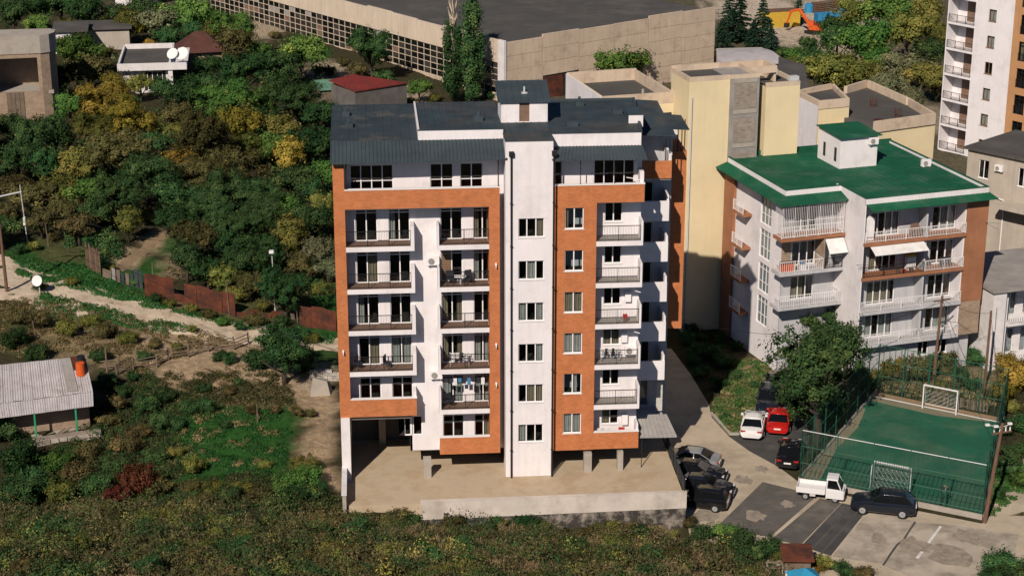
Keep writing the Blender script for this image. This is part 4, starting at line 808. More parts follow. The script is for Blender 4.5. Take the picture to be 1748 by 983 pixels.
_p = gpt(190, 84); SH = thing('grey_roofed_hut', 'small hut with grey hipped roof between the flat-roofed and unfinished houses', 'building', _p, R(5))
PB(SH, 'wall', 'render_beige', (-3.2,2.6,0,5,-.5,2.8)); b = MB(); b.prism([(-3.6,-.4),(3.0,-.4),(3.0,5.4),(-3.6,5.4)], 2.8, 3.1); b.build('roof', 'felt', SH)
_p = gpt(110, 92); SH2 = thing('white_walled_hut', 'hut with a white gable and dark roof beside the unfinished house', 'building', _p, R(5))
PB(SH2, 'wall', 'white_worn', (-1.2,1.2,0,5,-.5,3.0)); b = MB(); b.prism([(-1.5,-.4),(3.4,-.4),(3.4,5.4),(-1.5,5.4)], [3.0,3.0,3.3,3.3], [3.2,3.2,3.5,3.5]); b.build('roof', 'felt', SH2)
_p = gpt(345, 122); HP = thing('brown_roofed_house', 'small house with brown hipped roof half hidden by trees', 'building', _p, R(10))
PB(HP, 'wall', 'brick_rough', (-2.6,2.8,0,5,-.5,2.6)); b = MB(); b.add([(-3.2,-.6,2.6),(3.4,-.6,2.6),(3.4,5.6,2.6),(-3.2,5.6,2.6),(-.6,2.5,4.9),(.8,2.5,4.9)], [(0,1,5,4),(1,2,5),(2,3,4,5),(3,0,4),(3,2,1,0)]); b.build('hipped_roof', 'brown_roof', HP)
for px, py, w_, mt, lb in ((222,14,5,'white_worn','pale house wall peeking above the trees behind the hut'),(372,12,7,'brown_roof','long brown shed roof behind the trees by the parked van')):
    _p = gpt(px, py); o = thing('outbuilding', lb, 'building', _p, R(-20)); PB(o, 'wall', 'white_worn', (-w_/2,w_/2,0,5,-.5,2.6)); b = MB(); b.prism([(-w_/2-.3,-.3),(w_/2+.3,-.3),(w_/2+.3,5.3),(-w_/2-.3,5.3)], [2.6,2.6,3.4,3.4], [2.75,2.75,3.55,3.55]); b.build('roof', 'felt' if mt == 'white_worn' else mt, o)
# red roofed shed
RS = thing('red_roofed_shed', 'long shed with red metal roof by the poplars', 'building'); zr = 4.2
q4 = [atz(x, y, zr) for x, y in ((606,155),(697,140),(602,131),(561,141))]
b = MB(); b.prism([p[:2] for p in q4], [4.0,4.0,4.4,4.4], [4.12,4.12,4.5,4.5]); b.build('roof', 'red_roof', RS); b = MB(); b.prism([(q4[0]*.98+q4[2]*.02)[:2],(q4[1]*.97+q4[2]*.03)[:2],(q4[2]*.97+q4[0]*.03)[:2],(q4[3]*.97+q4[1]*.03)[:2]], -.5, 3.98); b.build('wall', 'concrete_shade', RS)  # wall colour darkened to stand in for shade below the roof
YW = thing('yard_wall', 'weathered brick yard wall below the red-roofed shed', 'wall')
a, c = gpt(598, 186), gpt(690, 176); b = MB(); d_ = Vector((c[0]-a[0], c[1]-a[1])); nn = Vector((-d_.y, d_.x)).normalized()*.3
b.prism([(a[0],a[1]),(c[0],c[1]),(c[0]+nn.x,c[1]+nn.y),(a[0]+nn.x,a[1]+nn.y)], -1, 2.2); b.build('wall', 'brick_rough', YW)
for px, py, w_ in ((578,178,4.5),(612,186,4)):
    _p = gpt(px, py); o = thing('lean_to', 'small lean-to with pale green corrugated roof beside the red-roofed shed', 'building', _p, R(12), 'pale green lean-tos by the red-roofed shed'); PB(o, 'wall', 'old_wood', (-w_/2,w_/2,0,2.6,-.5,1.9)); b = ribbed([(-w_/2-.2,-.3,1.95),(w_/2+.2,-.3,1.95),(w_/2+.2,2.9,2.6),(-w_/2-.2,2.9,2.6)], .4, .05); b.build('roof', 'roof_green' if w_ > 9 else 'lean_green', o) if 'lean_green' in M else (mat('lean_green', (.12,.24,.17), .7, .2), b.build('roof', 'lean_green', o))
# ================================================================== tin-roofed shack lower left
_p = gpt(75, 742); sz = _p[2]; SK = thing('tin_roofed_shack', 'shack with patched corrugated tin roof, green porch posts and stone terrace wall', 'building')
A, B_, C_, D_ = atz(-30,692,sz+2.7), atz(157,668,sz+2.7), atz(144,608,sz+4.0), atz(-30,626,sz+4.0)
rpx = random.Random(9); nsh = 11
def lerp4(u, v): return (A+(B_-A)*u)*(1-v)+(D_+(C_-D_)*u)*v
for i in range(nsh):
    u0, u1 = i/nsh, (i+1)/nsh+.006; dz = np.array([0,0,.012*(i % 2)])
    m_ = 'rust' if i in (0,) else 'zinc'
    ribbed([lerp4(u0,rpx.uniform(-.02,.02))+dz, lerp4(u1,0)+dz, lerp4(u1,1)+dz, lerp4(u0,1)+dz], .16, .045, th=.02).build('roof_sheet', m_, SK)
ribbed([lerp4(.78,.06)+[0,0,.08],lerp4(.87,.04)+[0,0,.08],lerp4(.855,.97)+[0,0,.08],lerp4(.765,.97)+[0,0,.08]], .8, .01, th=.02).build('roof_sheet', 'concrete_grey', SK); ribbed([lerp4(.87,.62)+[0,0,.08],lerp4(.945,.62)+[0,0,.08],lerp4(.935,1)+[0,0,.08],lerp4(.86,1)+[0,0,.08]], .16, .03, th=.02).build('roof_sheet', 'rust', SK)
ex = (B_-A)/np.linalg.norm(B_-A); ey = np.array([-ex[1], ex[0], 0])
A2, B2 = A-ey*1.5+[0,0,-.55], B_-ey*1.5+[0,0,-.55]-ex*.2
for i in range(9): u0, u1 = i/9, (i+1)/9+.006; ribbed([A2+(B2-A2)*u0+[0,0,.01*(i%2)], A2+(B2-A2)*u1+[0,0,.01*(i%2)], A+(B_-A)*u1+[0,0,-.05], A+(B_-A)*u0+[0,0,-.05]], .16, .04, th=.02).build('porch_sheet', 'zinc', SK)
b = MB(); w0, w1 = A+ey*.1, B_+ey*.1-ex*.3; w2, w3 = C_-ey*.3-ex*.3, D_-ey*.3; b.prism([p[:2] for p in (w0,w1,w2,w3)], sz-.6, [sz+2.6,sz+2.6,sz+3.9,sz+3.9]); b.build('wall', 'brick_rough', SK)
for px in (55, 127):
    u = (px+30)/187; p = A2+(B2-A2)*u+ey*.15; MB().box(p[0]-.06,p[0]+.06,p[1]-.06,p[1]+.06,sz-.4,p[2]-.02).build('porch_post', 'turf_post', SK) if 'turf_post' in M else (mat('turf_post', (.02,.28,.13), .6), MB().box(p[0]-.06,p[0]+.06,p[1]-.06,p[1]+.06,sz-.4,p[2]-.02).build('porch_post', 'turf_post', SK))
p0 = A2+(B2-A2)*.42-ey*.5; p1 = B2-ey*.5+ex*.4; b = MB(); b.prism([p0[:2], p1[:2], (p1+ey*.4)[:2], (p0+ey*.4)[:2]], sz-1.6, sz+.35); b.build('terrace_wall', 'block', SK)
pb = MB(); pb.prism([(p0+ey*.4)[:2], (p1+ey*.4)[:2], (p1+ey*2)[:2], (p0+ey*2)[:2]], sz-1, sz-.02); pb.build('porch_floor', 'concrete', SK)
rb = random.Random(4)
sb = [MB().box(-.28,.28,-.12,.06,-.14,.14).mesh('stone_block', m) for m in ('stone_pale','concrete','block')]
L_ = np.linalg.norm(p1-p0); nb = int(L_/.6); az_ = math.atan2(ex[1], ex[0])
for r_ in range(5):
    for i in range(nb): q_ = p0+ex*(.3+i*.6+(.15 if r_ % 2 else 0)); link('stone_block', sb[rb.randrange(3)], SK, (q_[0], q_[1], sz-1.2+r_*.31), az_, (rb.uniform(.9,1.04), 1, rb.uniform(.9,1.05)))
bp_ = lerp4(.93, .5); b = MB(); b.tube([bp_+[0,0,-.05], bp_+[0,0,.95]], .34, 14); BR = thing('water_barrel', 'orange water barrel standing on the tin roof', 'barrel'); b.build('drum', 'orange', BR); MB().tube([bp_+[-.05,.9,.3], bp_+[-.05,.9,1.15]], .32, 14).build('drum', 'black_metal', BR)
for k in range(7): 
    q_ = p0+ex*(1.2+k*.45)+ey*(.7+.2*(k % 3)); q_[2] = sz
    j = MB(); j.bar(q_+[0,0,.06], q_+ex*(.8)+ey*(.4*(k % 2))+[0,0,.25+.1*(k % 3)], .12, .05); tag(j.build('plank', 'old_wood'), 'loose weathered plank lying on the shack porch', 'plank', 'planks on the shack porch')
# ================================================================== vehicles
def ngon_ring(b, rings, cap=True):
    n = len(rings[0]); base = len(b.v); vs = [p for r_ in rings for p in r_]; fs = []
    for i in range(len(rings)-1):
        for k in range(n): fs.append((i*n+k, i*n+(k+1) % n, (i+1)*n+(k+1) % n, (i+1)*n+k))
    if cap: fs += [tuple(range(n))[::-1], tuple(range((len(rings)-1)*n, len(rings)*n))]
    b.add(vs, fs); return b
def wheel_mesh(r=.33, w=.22):
    def f():
        b = MB(); n = 16; ring = lambda y, q: [(q*math.cos(2*math.pi*k/n), y, q*math.sin(2*math.pi*k/n)) for k in range(n)]
        return ngon_ring(b, [ring(-w/2, r*.62), ring(-w/2, r*.92), ring(-w*.35, r), ring(w*.35, r), ring(w/2, r*.92), ring(w/2, r*.62)]).mesh('tyre', 'rubber')
    return cached(('tyre', r), f)
def rim_mesh(r=.33, w=.22):
    def f():
        b = MB(); n = 16
        ngon_ring(b, [[(r*.6*math.cos(2*math.pi*k/n), -w*.52, r*.6*math.sin(2*math.pi*k/n)) for k in range(n)], [(r*.2*math.cos(2*math.pi*k/n), -w*.54, r*.2*math.sin(2*math.pi*k/n)) for k in range(n)]], False)
        for k in range(5): a = 2*math.pi*k/5; b.bar((0,-w*.58,0), (r*.58*math.cos(a), -w*.56, r*.58*math.sin(a)), .05, .03)
        return b.mesh('rim', 'rim')
    return cached(('rim', r), f)
KIND = {  # length, width, height, belt stations (x fraction, z, half-width fraction), cabin (rear base, rear top, front top, front base), clearance, wheel radius
 'sedan': (4.7,1.82,1.43,[(-.5,.62,.80),(-.485,.90,.90),(-.40,1.0,.97),(-.30,.98,1),(.16,.96,1),(.27,.93,.99),(.42,.80,.95),(.48,.68,.86),(.5,.52,.78)],(-.39,-.20,.045,.22),.2,.33),
 'hatch': (4.0,1.72,1.5,[(-.5,.62,.86),(-.49,.95,.93),(-.42,1.02,.98),(-.30,1.0,1),(.20,.98,1),(.30,.94,.99),(.43,.82,.94),(.48,.68,.86),(.5,.5,.78)],(-.485,-.40,.06,.26),.2,.32),
 'suv': (4.55,1.86,1.66,[(-.5,.68,.86),(-.49,1.02,.93),(-.42,1.12,.98),(-.30,1.1,1),(.18,1.06,1),(.28,1.04,.99),(.43,.92,.95),(.485,.76,.88),(.5,.55,.8)],(-.48,-.33,.05,.23),.25,.37)}
def car(kind, paint_, label, x, y, z, heading, group=None, name='parked_car'):
    Ln, W, H, st, cab, cl, wr = KIND[kind]; hw = W/2
    t = thing(name, label, 'car', (x, y, z), heading, group)
    rings = []
    for fx, zb, fwd_ in st:
        w_ = hw*fwd_; X = fx*Ln; zl = cl+(.14 if abs(fx) > .47 else 0)
        half = [(0,zl),(w_*.84,zl),(w_*.96,zl+.1),(w_,zl+(zb-zl)*.45),(w_*.985,zb-.12),(w_*.93,zb-.02),(w_*.7,zb+.015),(0,zb+.03)]
        rings.append([(X, yy, zz) for yy, zz in half]+[(X, -yy, zz) for yy, zz in half[-2:0:-1]])
    body = ngon_ring(MB(), rings).build('body', paint_, t, smooth=True)
    body.data.set_sharp_from_angle(angle=R(38))
    x0, x1, x2, x3 = [c*Ln for c in cab]; zb = np.interp([cab[0], cab[3]], [s[0] for s in st], [s[1] for s in st]); wb, wt = hw*.9, hw*.70
    zr = H-.06
    gb = MB(); gb.add([(x0,-wb,zb[0]-.04),(x3,-wb,zb[1]-.04),(x3,wb,zb[1]-.04),(x0,wb,zb[0]-.04),(x1,-wt,zr),(x2,-wt,zr),(x2,wt,zr),(x1,wt,zr)], [(0,1,5,4),(1,2,6,5),(2,3,7,6),(3,0,4,7)])
    gb.build('glazing', 'car_glass', t)
    n = 7; rr_ = []
    for i in range(n):
        u = i/(n-1); X = x1-.06+(x2-x1+.12)*u; c = math.sin(math.pi*u)
        rr_.append([(X,-wt*1.03,zr-.03),(X,-wt*.98,zr+.03),(X,-wt*.5,zr+.05+.03*c),(X,wt*.5,zr+.05+.03*c),(X,wt*.98,zr+.03),(X,wt*1.03,zr-.03)])
    ngon_ring(MB(), rr_).build('roof', paint_, t, smooth=True)
    pb = MB()
    for s in (-1, 1):
        for (xa, za, xb) in ((x0,zb[0],x1),(x3,zb[1],x2),((x0+x3)/2-.1,(zb[0]+zb[1])/2,(x1+x2)/2-.12)): pb.bar((xa,s*wb*1.0,za-.03),(xb,s*wt*1.02,zr), .07, .05)
    pb.build('pillars', paint_, t)
    for fx in (-.30, .305):
        for s in (-1, 1):
            ty = link('wheel', wheel_mesh(wr), t, (fx*Ln, s*(hw-.1), wr), 0 if s < 0 else math.pi); link('rim', rim_mesh(wr), ty)
    for s in (-1, 1):
        MB().box(.43*Ln,.478*Ln,s*hw*.62-.17,s*hw*.62+.17,.64,.75).build('headlight', 'lamp_clear', t)
        MB().box(-.492*Ln,-.455*Ln,s*hw*.68-.17,s*hw*.68+.17,.76,.9).build('taillight', 'lamp_red', t)
        MB().box(x3-.42,x3-.22,s*(hw+.03)-.09,s*(hw+.03)+.09,zb[1]+.0,zb[1]+.14).build('mirror', paint_, t)
    MB().box(-.505*Ln,-.49*Ln,-.26,.26,.62,.73).build('number_plate', 'white_paint', t); MB().box(.49*Ln,.504*Ln,-.26,.26,.42,.53).build('number_plate', 'white_paint', t)
    MB().box(.47*Ln,.5*Ln,-.5,.5,.44,.6).build('grille', 'black_metal', t); MB().box(-.495*Ln,-.46*Ln,-hw*.75,hw*.75,.3,.45).build('bumper', 'black_metal', t)
    return t
def cz_(px, py, z=.5): p = atz(px, py, ZR+z); return float(p[0]), float(p[1]), ZR+.006
a = R(-22)
car('sedan', 'car_silver', 'silver grey saloon car parked nose in beside the terrace fence, between fence and road', *cz_(1176,784), a+math.pi)
car('sedan', 'car_black', 'black car parked between the silver saloon and the black car with chrome window trim', *cz_(1187,806), a)
car('sedan', 'car_navy', 'long black car with chrome window trim parked beside the terrace fence', *cz_(1199,831), a)
car('hatch', 'car_black', 'small black hatchback at the corner of the retaining wall', *cz_(1196,852), a+math.pi)
car('sedan', 'car_white', 'white saloon parked beside the grass bank with its boot to the road', *cz_(1286,724), R(74))
car('sedan', 'car_red', 'bright red car parked under the big tree', *cz_(1330,716), R(74))
car('suv', 'car_navy', 'dark SUV half under the tree behind the white saloon', *cz_(1312,686), R(254))
car('sedan', 'car_black', 'black saloon parked beside the corner of the ball court fence', *cz_(1349,773), R(72))
car('suv', 'car_navy', 'dark blue SUV parked along the ball court in front of the goal', *cz_(1508,862), R(161))
car('hatch', 'car_black', 'dark car in the shade of the tree at the back of the parking apron', *cz_(1323,657), R(74))
# small white pickup
_c = cz_(1402, 838); t = thing('pickup_truck', 'small white flatbed pickup truck beside the ball court fence', 'truck', _c, R(-20))
b = MB(); ngon_ring(b, [[(x,-w_,.32),(x,-w_*1.02,.9),(x,-w_,zb_),(x,w_,zb_),(x,w_*1.02,.9),(x,w_,.32)] for x, w_, zb_ in ((.38,.70,1.08),(1.3,.70,1.05),(1.6,.69,.95),(1.68,.62,.72))]); b.build('cab', 'car_white', t)
gb = MB(); gb.add([(.40,-.68,1.02),(1.5,-.68,1.02),(1.5,.68,1.02),(.40,.68,1.02),(.46,-.58,1.72),(1.12,-.58,1.72),(1.12,.58,1.72),(.46,.58,1.72)], [(0,1,5,4),(1,2,6,5),(2,3,7,6),(3,0,4,7)]); gb.build('glazing', 'car_glass', t)
b = MB(); ngon_ring(b, [[(x,-.62,1.7),(x,-.56,1.77),(x,0,1.8),(x,.56,1.77),(x,.62,1.7)] for x in (.38,.8,1.18)]); b.build('roof', 'car_white', t)
b = MB(); [b.bar((xa,s*.69,1.0),(xb,s*.59,1.72), .08, .06) for s in (-1,1) for xa, xb in ((.42,.46),(1.46,1.12))]; b.build('pillars', 'car_white', t)
MB().box(-1.68,.3,-.70,.70,.62,.7).build('bed_floor', 'white_paint', t)
for nm, bx in (('side_gate',(-1.68,.3,-.72,-.68,.56,.98)),('side_gate',(-1.68,.3,.68,.72,.56,.98)),('tail_gate',(-1.72,-1.68,-.72,.72,.56,.98)),('headboard',(.3,.34,-.7,.7,.62,1.1))): MB().box(*bx).build(nm, 'car_white', t)
MB().box(-1.5,1.2,-.4,.4,.32,.6).build('chassis', 'black_metal', t); MB().box(-.75,-.35,-.68,-.42,.34,.58).build('fuel_tank', 'pale_metal', t)
for fx in (-1.05, 1.05):
    for s in (-1, 1): ty = link('wheel', wheel_mesh(.27, .18), t, (fx, s*.60, .27), 0 if s < 0 else math.pi); link('rim', rim_mesh(.27, .18), ty)
for s in (-1, 1): MB().box(1.6,1.70,s*.5-.13,s*.5+.13,.72,.86).build('headlight', 'lamp_clear', t); MB().box(-1.74,-1.72,s*.6-.1,s*.6+.1,.6,.7).build('taillight', 'lamp_red', t)
MB().box(1.62,1.705,-.6,.6,.36,.52).build('bumper', 'black_metal', t)
# vehicles far behind by the factory
for px, py, kd, lb in ((399,6,'van','white van parked by the factory yard behind the trees'),(420,24,'sedan','white car parked beside the factory glazing behind the trees')):
    p = gpt(px, py)
    if kd == 'van':
        t = thing('parked_van', lb, 'van', p, R(125)); ngon_ring(MB(), [[(x,-w_,.3),(x,-w_,z_*.55),(x,-w_*.85,z_),(x,w_*.85,z_),(x,w_,z_*.55),(x,w_,.3)] for x, w_, z_ in ((-2.4,.9,2.1),(.9,.95,2.15),(1.6,.93,1.5),(2.4,.85,1.0))]).build('body', 'car_white', t); MB().add([(.95,-.75,2.0),(1.62,-.86,1.52),(1.62,.86,1.52),(.95,.75,2.0),(.98,-.7,2.08),(1.66,-.8,1.58),(1.66,.8,1.58),(.98,.7,2.08)],[(0,1,2,3),(4,5,6,7),(0,1,5,4),(2,3,7,6)]).build('windscreen', 'car_glass', t)
        for fx in (-1.5,1.6):
            for s in (-1,1): link('wheel', wheel_mesh(), t, (fx, s*.85, .33))
    else: car(kd, 'car_white', lb, p[0], p[1], p[2], R(125))
p = gpt(1390, 58); t = thing('excavator', 'orange excavator in the builders yard behind the conifers', 'excavator', p, R(150)); t.scale = (.75,.75,.75)
b = MB()
for s in (-1,1): b.box(-1.8,1.8,s*1.1-.3,s*1.1+.3,0,.75)
b.build('track', 'rubber', t); bevel(MB().box(-1.9,1.0,-1.3,1.3,.8,2.0).build('body', 'orange', t), .2); MB().box(-.1,1.3,.2,1.3,1.6,2.8).build('cab', 'orange', t); MB().tube([(1.0,-.3,1.6),(3.6,-.3,4.8),(5.4,-.3,4.2)], [.4,.36,.28], 6).build('boom', 'orange', t); MB().tube([(5.4,-.3,4.2),(6.2,-.3,1.6)], [.28,.22], 6).build('arm', 'orange', t); MB().box(5.7,6.6,-.8,.3,.8,1.7).build('bucket', 'black_metal', t)
p = gpt(1336, 48); t = thing('container', 'yellow corrugated shipping container in the builders yard', 'container', p, R(12)); b = MB(); b.box(-3,3,0,2.4,.1,2.6)
for i in range(24): b.box(-2.95+i*.25,-2.85+i*.25,-.06,.0,.2,2.5)
b.build('shell', 'yellow_paint', t); MB().box(-3.05,3.05,-.05,2.45,2.6,2.7).build('roof', 'pole_wood', t)
p = gpt(1425, 46); t = thing('blue_lorry', 'blue lorry in the builders yard among the trees', 'truck', p, R(5)); MB().box(-3.2,.6,-1.1,1.1,.9,2.2).build('box', 'blue', t); bevel(MB().box(.8,2.6,-1.1,1.1,.6,2.7).build('cab', 'blue', t), .2); MB().box(2.3,2.63,-1,1,1.7,2.4).build('windscreen', 'car_glass', t); [link('wheel', wheel_mesh(.45,.3), t, (fx, s*.95, .45)) for fx in (-2.3,1.7) for s in (-1,1)]; MB().box(-3.1,2.4,-.5,.5,.5,.9).build('chassis', 'black_metal', t)
p = gpt(1381, 22); t = thing('water_tank', 'round blue water tank in the builders yard', 'tank', p); t.scale = (.7,.7,.7); MB().tube([(0,0,0),(0,0,1.9),(0,0,2.2)], [1.1,1.1,.7], 14).build('tank', 'blue', t)
rj = random.Random(3)
for k, (px, py) in enumerate(((1395,22),(1408,20),(1422,18),(1440,24),(1450,22),(1430,33))):
    p = gpt(px, py); t = thing('pallet_stack', 'stack of brown timber pallets in the builders yard', 'pallets', p, rj.uniform(0,1), 'pallet stacks in the builders yard')
    for i in range(6): MB().box(-.9,.9,-.6,.6,.02+i*.3,.2+i*.3).build('pallet', 'old_wood' if k % 2 else 'pole_wood', t)
    MB().box(-.8,-.7,-.5,.5,0,1.75).build('strap', 'old_wood', t)
# ================================================================== ball court
NL, NR_, FR, FL_ = [Vector((*atz(x, y, ZR)[:2], ZR)) for x, y in ((1365,822),(1677,885),(1714,716),(1497,671))]
b = MB(); b.prism([(v.x, v.y) for v in (NL, NR_, FR, FL_)], ZR-.2, ZR+.10); struct(b.build('court_floor', 'turf'))
def bl(u, v): return NL*(1-u)*(1-v)+NR_*u*(1-v)+FR*u*v+FL_*(1-u)*v
def strip(name, uv, m, dz, seg=1):
    b = MB(); b.prism([(bl(*q).x, bl(*q).y) for q in uv], ZR+.1, ZR+dz); return struct(b.build(name, m))
strip('court_end', [(0,.955),(1,.955),(1,1),(0,1)], 'earth', .106); strip('painted_line', [(.0,.945),(1,.945),(1,.954),(0,.954)], 'white_paint', .109)
strip('worn_strip', [(0,.02),(.10,.02),(.05,.35),(.07,.6),(.02,.8),(0,.8)], 'sand_worn', .106); strip('worn_strip', [(.0,.9),(.5,.88),(.9,.93),(.9,.944),(0,.944)], 'sand_worn', .105)
kb = MB()
for a_, c_ in ((NL,NR_),(NR_,FR),(FL_,NL)): d = (c_-a_).normalized(); n_ = Vector((d.y,-d.x,0))*.12; kb.prism([((a_+n_).x,(a_+n_).y),((c_+n_).x,(c_+n_).y),((c_-n_*.2).x,(c_-n_*.2).y),((a_-n_*.2).x,(a_-n_*.2).y)], ZR-.2, ZR+.34)
FE = thing('court_fence', 'tall green wire mesh fence around the ball court', 'fence', (NL.x, NL.y, ZR)); kb2 = kb; o = kb.build('kerb_wall', 'concrete', FE); o.location = -FE.location
def fence_run(A_, B__, n, Hf, rails, white=None, net=True, dens='net_green'):
    A_, B__ = A_-NL+Vector((0,0,.1)), B__-NL+Vector((0,0,.1)); d = (B__-A_)/n
    for i in range(n+1): p = A_+d*i; MB().tube([p-Vector((0,0,.3)), p+Vector((0,0,Hf))], .045, 6).build('post', 'green_metal', FE)
    for z in rails:
        for i in range(n): p = A_+d*i+Vector((0,0,z)); MB().tube([p, p+d], .03 if z != white else .036, 5).build('rail', 'pale_metal' if z == white else 'green_metal', FE)
    if net:
        for i in range(n):
            p = A_+d*i; dd = d.normalized()*.04; MB().quad(p+dd+Vector((0,0,.05)), p+d-dd+Vector((0,0,.05)), p+d-dd+Vector((0,0,Hf-.1)), p+dd+Vector((0,0,Hf-.1))).build('mesh_panel', dens, FE)
fence_run(NL, NR_, 5, 4.2, (.45,1.45,2.75,4.0), 4.0); fence_run(NR_, FR, 7, 4.2, (1.45,2.75,4.15)); fence_run(FL_, NL, 7, 4.2, (1.45,2.75,4.15)); fence_run(FL_, FR, 5, 4.2, (1.45,2.75,4.15))
def goal(u, v, w_, lb, out):
    c = bl(u, v); du = (bl(u+.05, v)-bl(u-.05, v)).normalized(); dv = (bl(u, v+.03)-bl(u, v-.03)).normalized()*out
    t = thing('football_goal', lb, 'goal', (c.x, c.y, ZR+.1)); A_, B__ = -du*w_/2, du*w_/2; up_ = Vector((0,0,2.0))
    for q_ in (A_, B__):
        MB().tube([q_, q_+up_], .055, 8).build('goalpost', 'white_paint', t); MB().tube([q_+up_, q_+dv*.6+Vector((0,0,1.9)), q_+dv*1.0], .03, 6).build('stay', 'white_paint', t)
    MB().tube([A_+up_, B__+up_], .055, 8).build('crossbar', 'white_paint', t); MB().tube([A_+dv, B__+dv], .035, 6).build('ground_bar', 'white_paint', t)
    bk = MB(); bk.quad(A_+dv*.6+Vector((0,0,1.9)), B__+dv*.6+Vector((0,0,1.9)), B__+dv, A_+dv); bk.quad(A_+up_, B__+up_, B__+dv*.6+Vector((0,0,1.9)), A_+dv*.6+Vector((0,0,1.9))); bk.build('net', 'net_white', t)
_u = lambda px, py: None
goal(.485, .075, 2.75, 'white goal with net behind the dark blue SUV', -1); goal(.52, .93, 2.75, 'white goal with open back at the earth strip end of the court', 1)
for k, u in enumerate((.60,.70,.80)):
    c = bl(u, 1.02); t = thing('pallet', 'wooden pallet leaning at the earth end of the ball court', 'pallet', (c.x, c.y, ZR+.1), R(-32), 'pallets behind the far goal')
    for i in range(6): MB().box(-.8+i*.28,-.66+i*.28,-.03,.03,0,.85).build('slat', 'old_wood', t)
    MB().box(-.8,.75,.03,.07,.1,.22).build('rail', 'old_wood', t); MB().box(-.8,.75,.03,.07,.62,.74).build('rail', 'old_wood', t)
c = bl(.79, .012); t = thing('gate_stand', 'two-legged stand with a bundle of cloth beside the court fence', 'stand', (c.x, c.y, ZR+.1))
for s in (-.2, .2): MB().tube([(s,0,0),(s,.05,1.5)], .03, 6).build('leg', 'black_metal', t)
rb = random.Random(8)
for m_, dx, z in (('cloth_dark',-.1,1.5),('curtain_tan',.08,1.62),('cloth_white',-.02,1.42),('cloth_dark',.15,1.5)):
    b = MB(); rg = [[(dx+.17*q*math.cos(k*.785)*rb.uniform(.8,1.2), .14*q*math.sin(k*.785), z+h) for k in range(8)] for q, h in ((.3,-.16),(1,-.06),(.9,.1),(.4,.2))]; ngon_ring(b, rg).build('bundle', m_, t)
# ================================================================== poles, lamps, wires
def pole(px, py, Hm, r_, lb, m_='pole_wood', lean=(0,0), cat='pole', name='utility_pole', base=None):
    p = base or gpt(px, py); t = thing(name, lb, cat, p); MB().tube([(0,0,-.4),(lean[0]*.5,lean[1]*.5,Hm/2),(lean[0],lean[1],Hm)], [r_, r_*.85, r_*.7], 8).build('shaft', m_, t); return t, p
t, p = pole(12, 498, 8.9, .15, 'brown wooden utility pole with crossarm beside the dirt road', lean=(-.15,0)); MB().bar((-1.4,.2,8.1),(2.0,-.2,8.9), .1).build('crossarm', 'pale_metal', t)
PA = Vector(p)+Vector((-.15,0,8.7))
t, p2 = pole(47, 412, 5.4, .06, 'thin pale steel post with insulators standing behind the wooden utility pole', 'pale_metal', (-.25,0)); MB().tube([(-.1,-.1,2.0),(-.1,-.1,2.35)], .14, 8).build('insulator', 'white_paint', t); MB().tube([(-.1,-.1,1.6),(-.1,-.1,1.9)], .14, 8).build('insulator', 'white_paint', t)
t, p = pole(470, 533, 5.6, .06, 'slim grey street lamp beside the rusty fence', 'pale_metal', (-.08,0), 'street lamp', 'street_lamp'); bevel(MB().box(-.3,.12,-.55,.1,5.55,5.75).build('lamp_head', 'white_paint', t), .05)
b_ = atz(1672, 889, ZR); t, p3 = pole(0, 0, 7.4, .16, 'leaning wooden pole with floodlights at the ball court corner', lean=(.75,.2), base=(float(b_[0])+.25, float(b_[1])-.25, ZR))
PC = Vector(p3)+Vector((.75,.2,7.2))
for dx, dy in ((-1.0,-.3),(-.5,-.6),(.6,-.2)): MB().tube([(.72,.2,7.1),(.72+dx,.2+dy,7.4)], .03, 5).build('lamp_arm', 'pale_metal', t); MB().box(.72+dx-.3,.72+dx,.2+dy-.1,.2+dy+.1,7.38,7.5).build('floodlight', 'white_paint', t)
MB().bar((.1,.2,6.6),(1.4,.2,6.8), .1).build('crossarm', 'pole_wood', t); [MB().tube([(x,.2,6.75),(x,.2,7.1)], .05, 6).build('insulator', 'white_paint', t) for x in (.2,.6,1.0,1.3)]
_q = bl(.35, 1.25); t, p = pole(0, 0, 7.6, .14, 'dark wooden utility pole in front of the green-roofed house', lean=(.2,0), base=(_q.x, _q.y, ZR)); PD = Vector(p)+Vector((.2,0,7.3)); MB().bar((-.5,0,7.1),(.9,0,7.3), .1).build('crossarm', 'pole_wood', t)
_q = bl(.78, 1.3); t, p = pole(0, 0, 6.8, .13, 'second dark utility pole nearer the right end of the green-roofed house', base=(_q.x, _q.y, ZR)); PE = Vector(p)+Vector((0,0,6.6))
for (px, py, Hm, lb) in ((160,398,2.2,'short leaning wooden post behind the insulator post'),(83,420,2.2,'short wooden post in the grass beside the wooden utility pole'),(262,503,3.0,'thin post with white tip at the start of the rusty fence'),(392,538,3.2,'tall thin stake against the middle of the rusty fence'),(452,533,1.6,'short pale stake near the street lamp'),(508,550,1.9,'leaning stake before the last rusty panels'),(62,580,1.6,'short stake in the scrub below the dirt road'),(440,722,1.6,'forked stick standing in the green meadow')):
    pole(px, py, Hm, .05, lb, 'old_wood', (random.uniform(-.2,.2),0), 'post', 'wooden_post')
def wire(a_, c_, sag, lb, r_=.018):
    pts = [Vector(a_).lerp(Vector(c_), i/14)-Vector((0,0,sag*4*(i/14)*(1-i/14))) for i in range(15)]
    tag(MB().tube(pts, r_, 4, False).build('overhead_wire', 'black_metal'), lb, 'wire')
wire(PA, Vector(gpt(470,533))+Vector((0,0,5.3)), 1.0, 'sagging wire from the wooden utility pole to the grey street lamp'); wire(PA+Vector((.3,0,-.4)), Vector((-11.95,3,8.5)), 1.2, 'wire from the wooden utility pole to the brick building side')
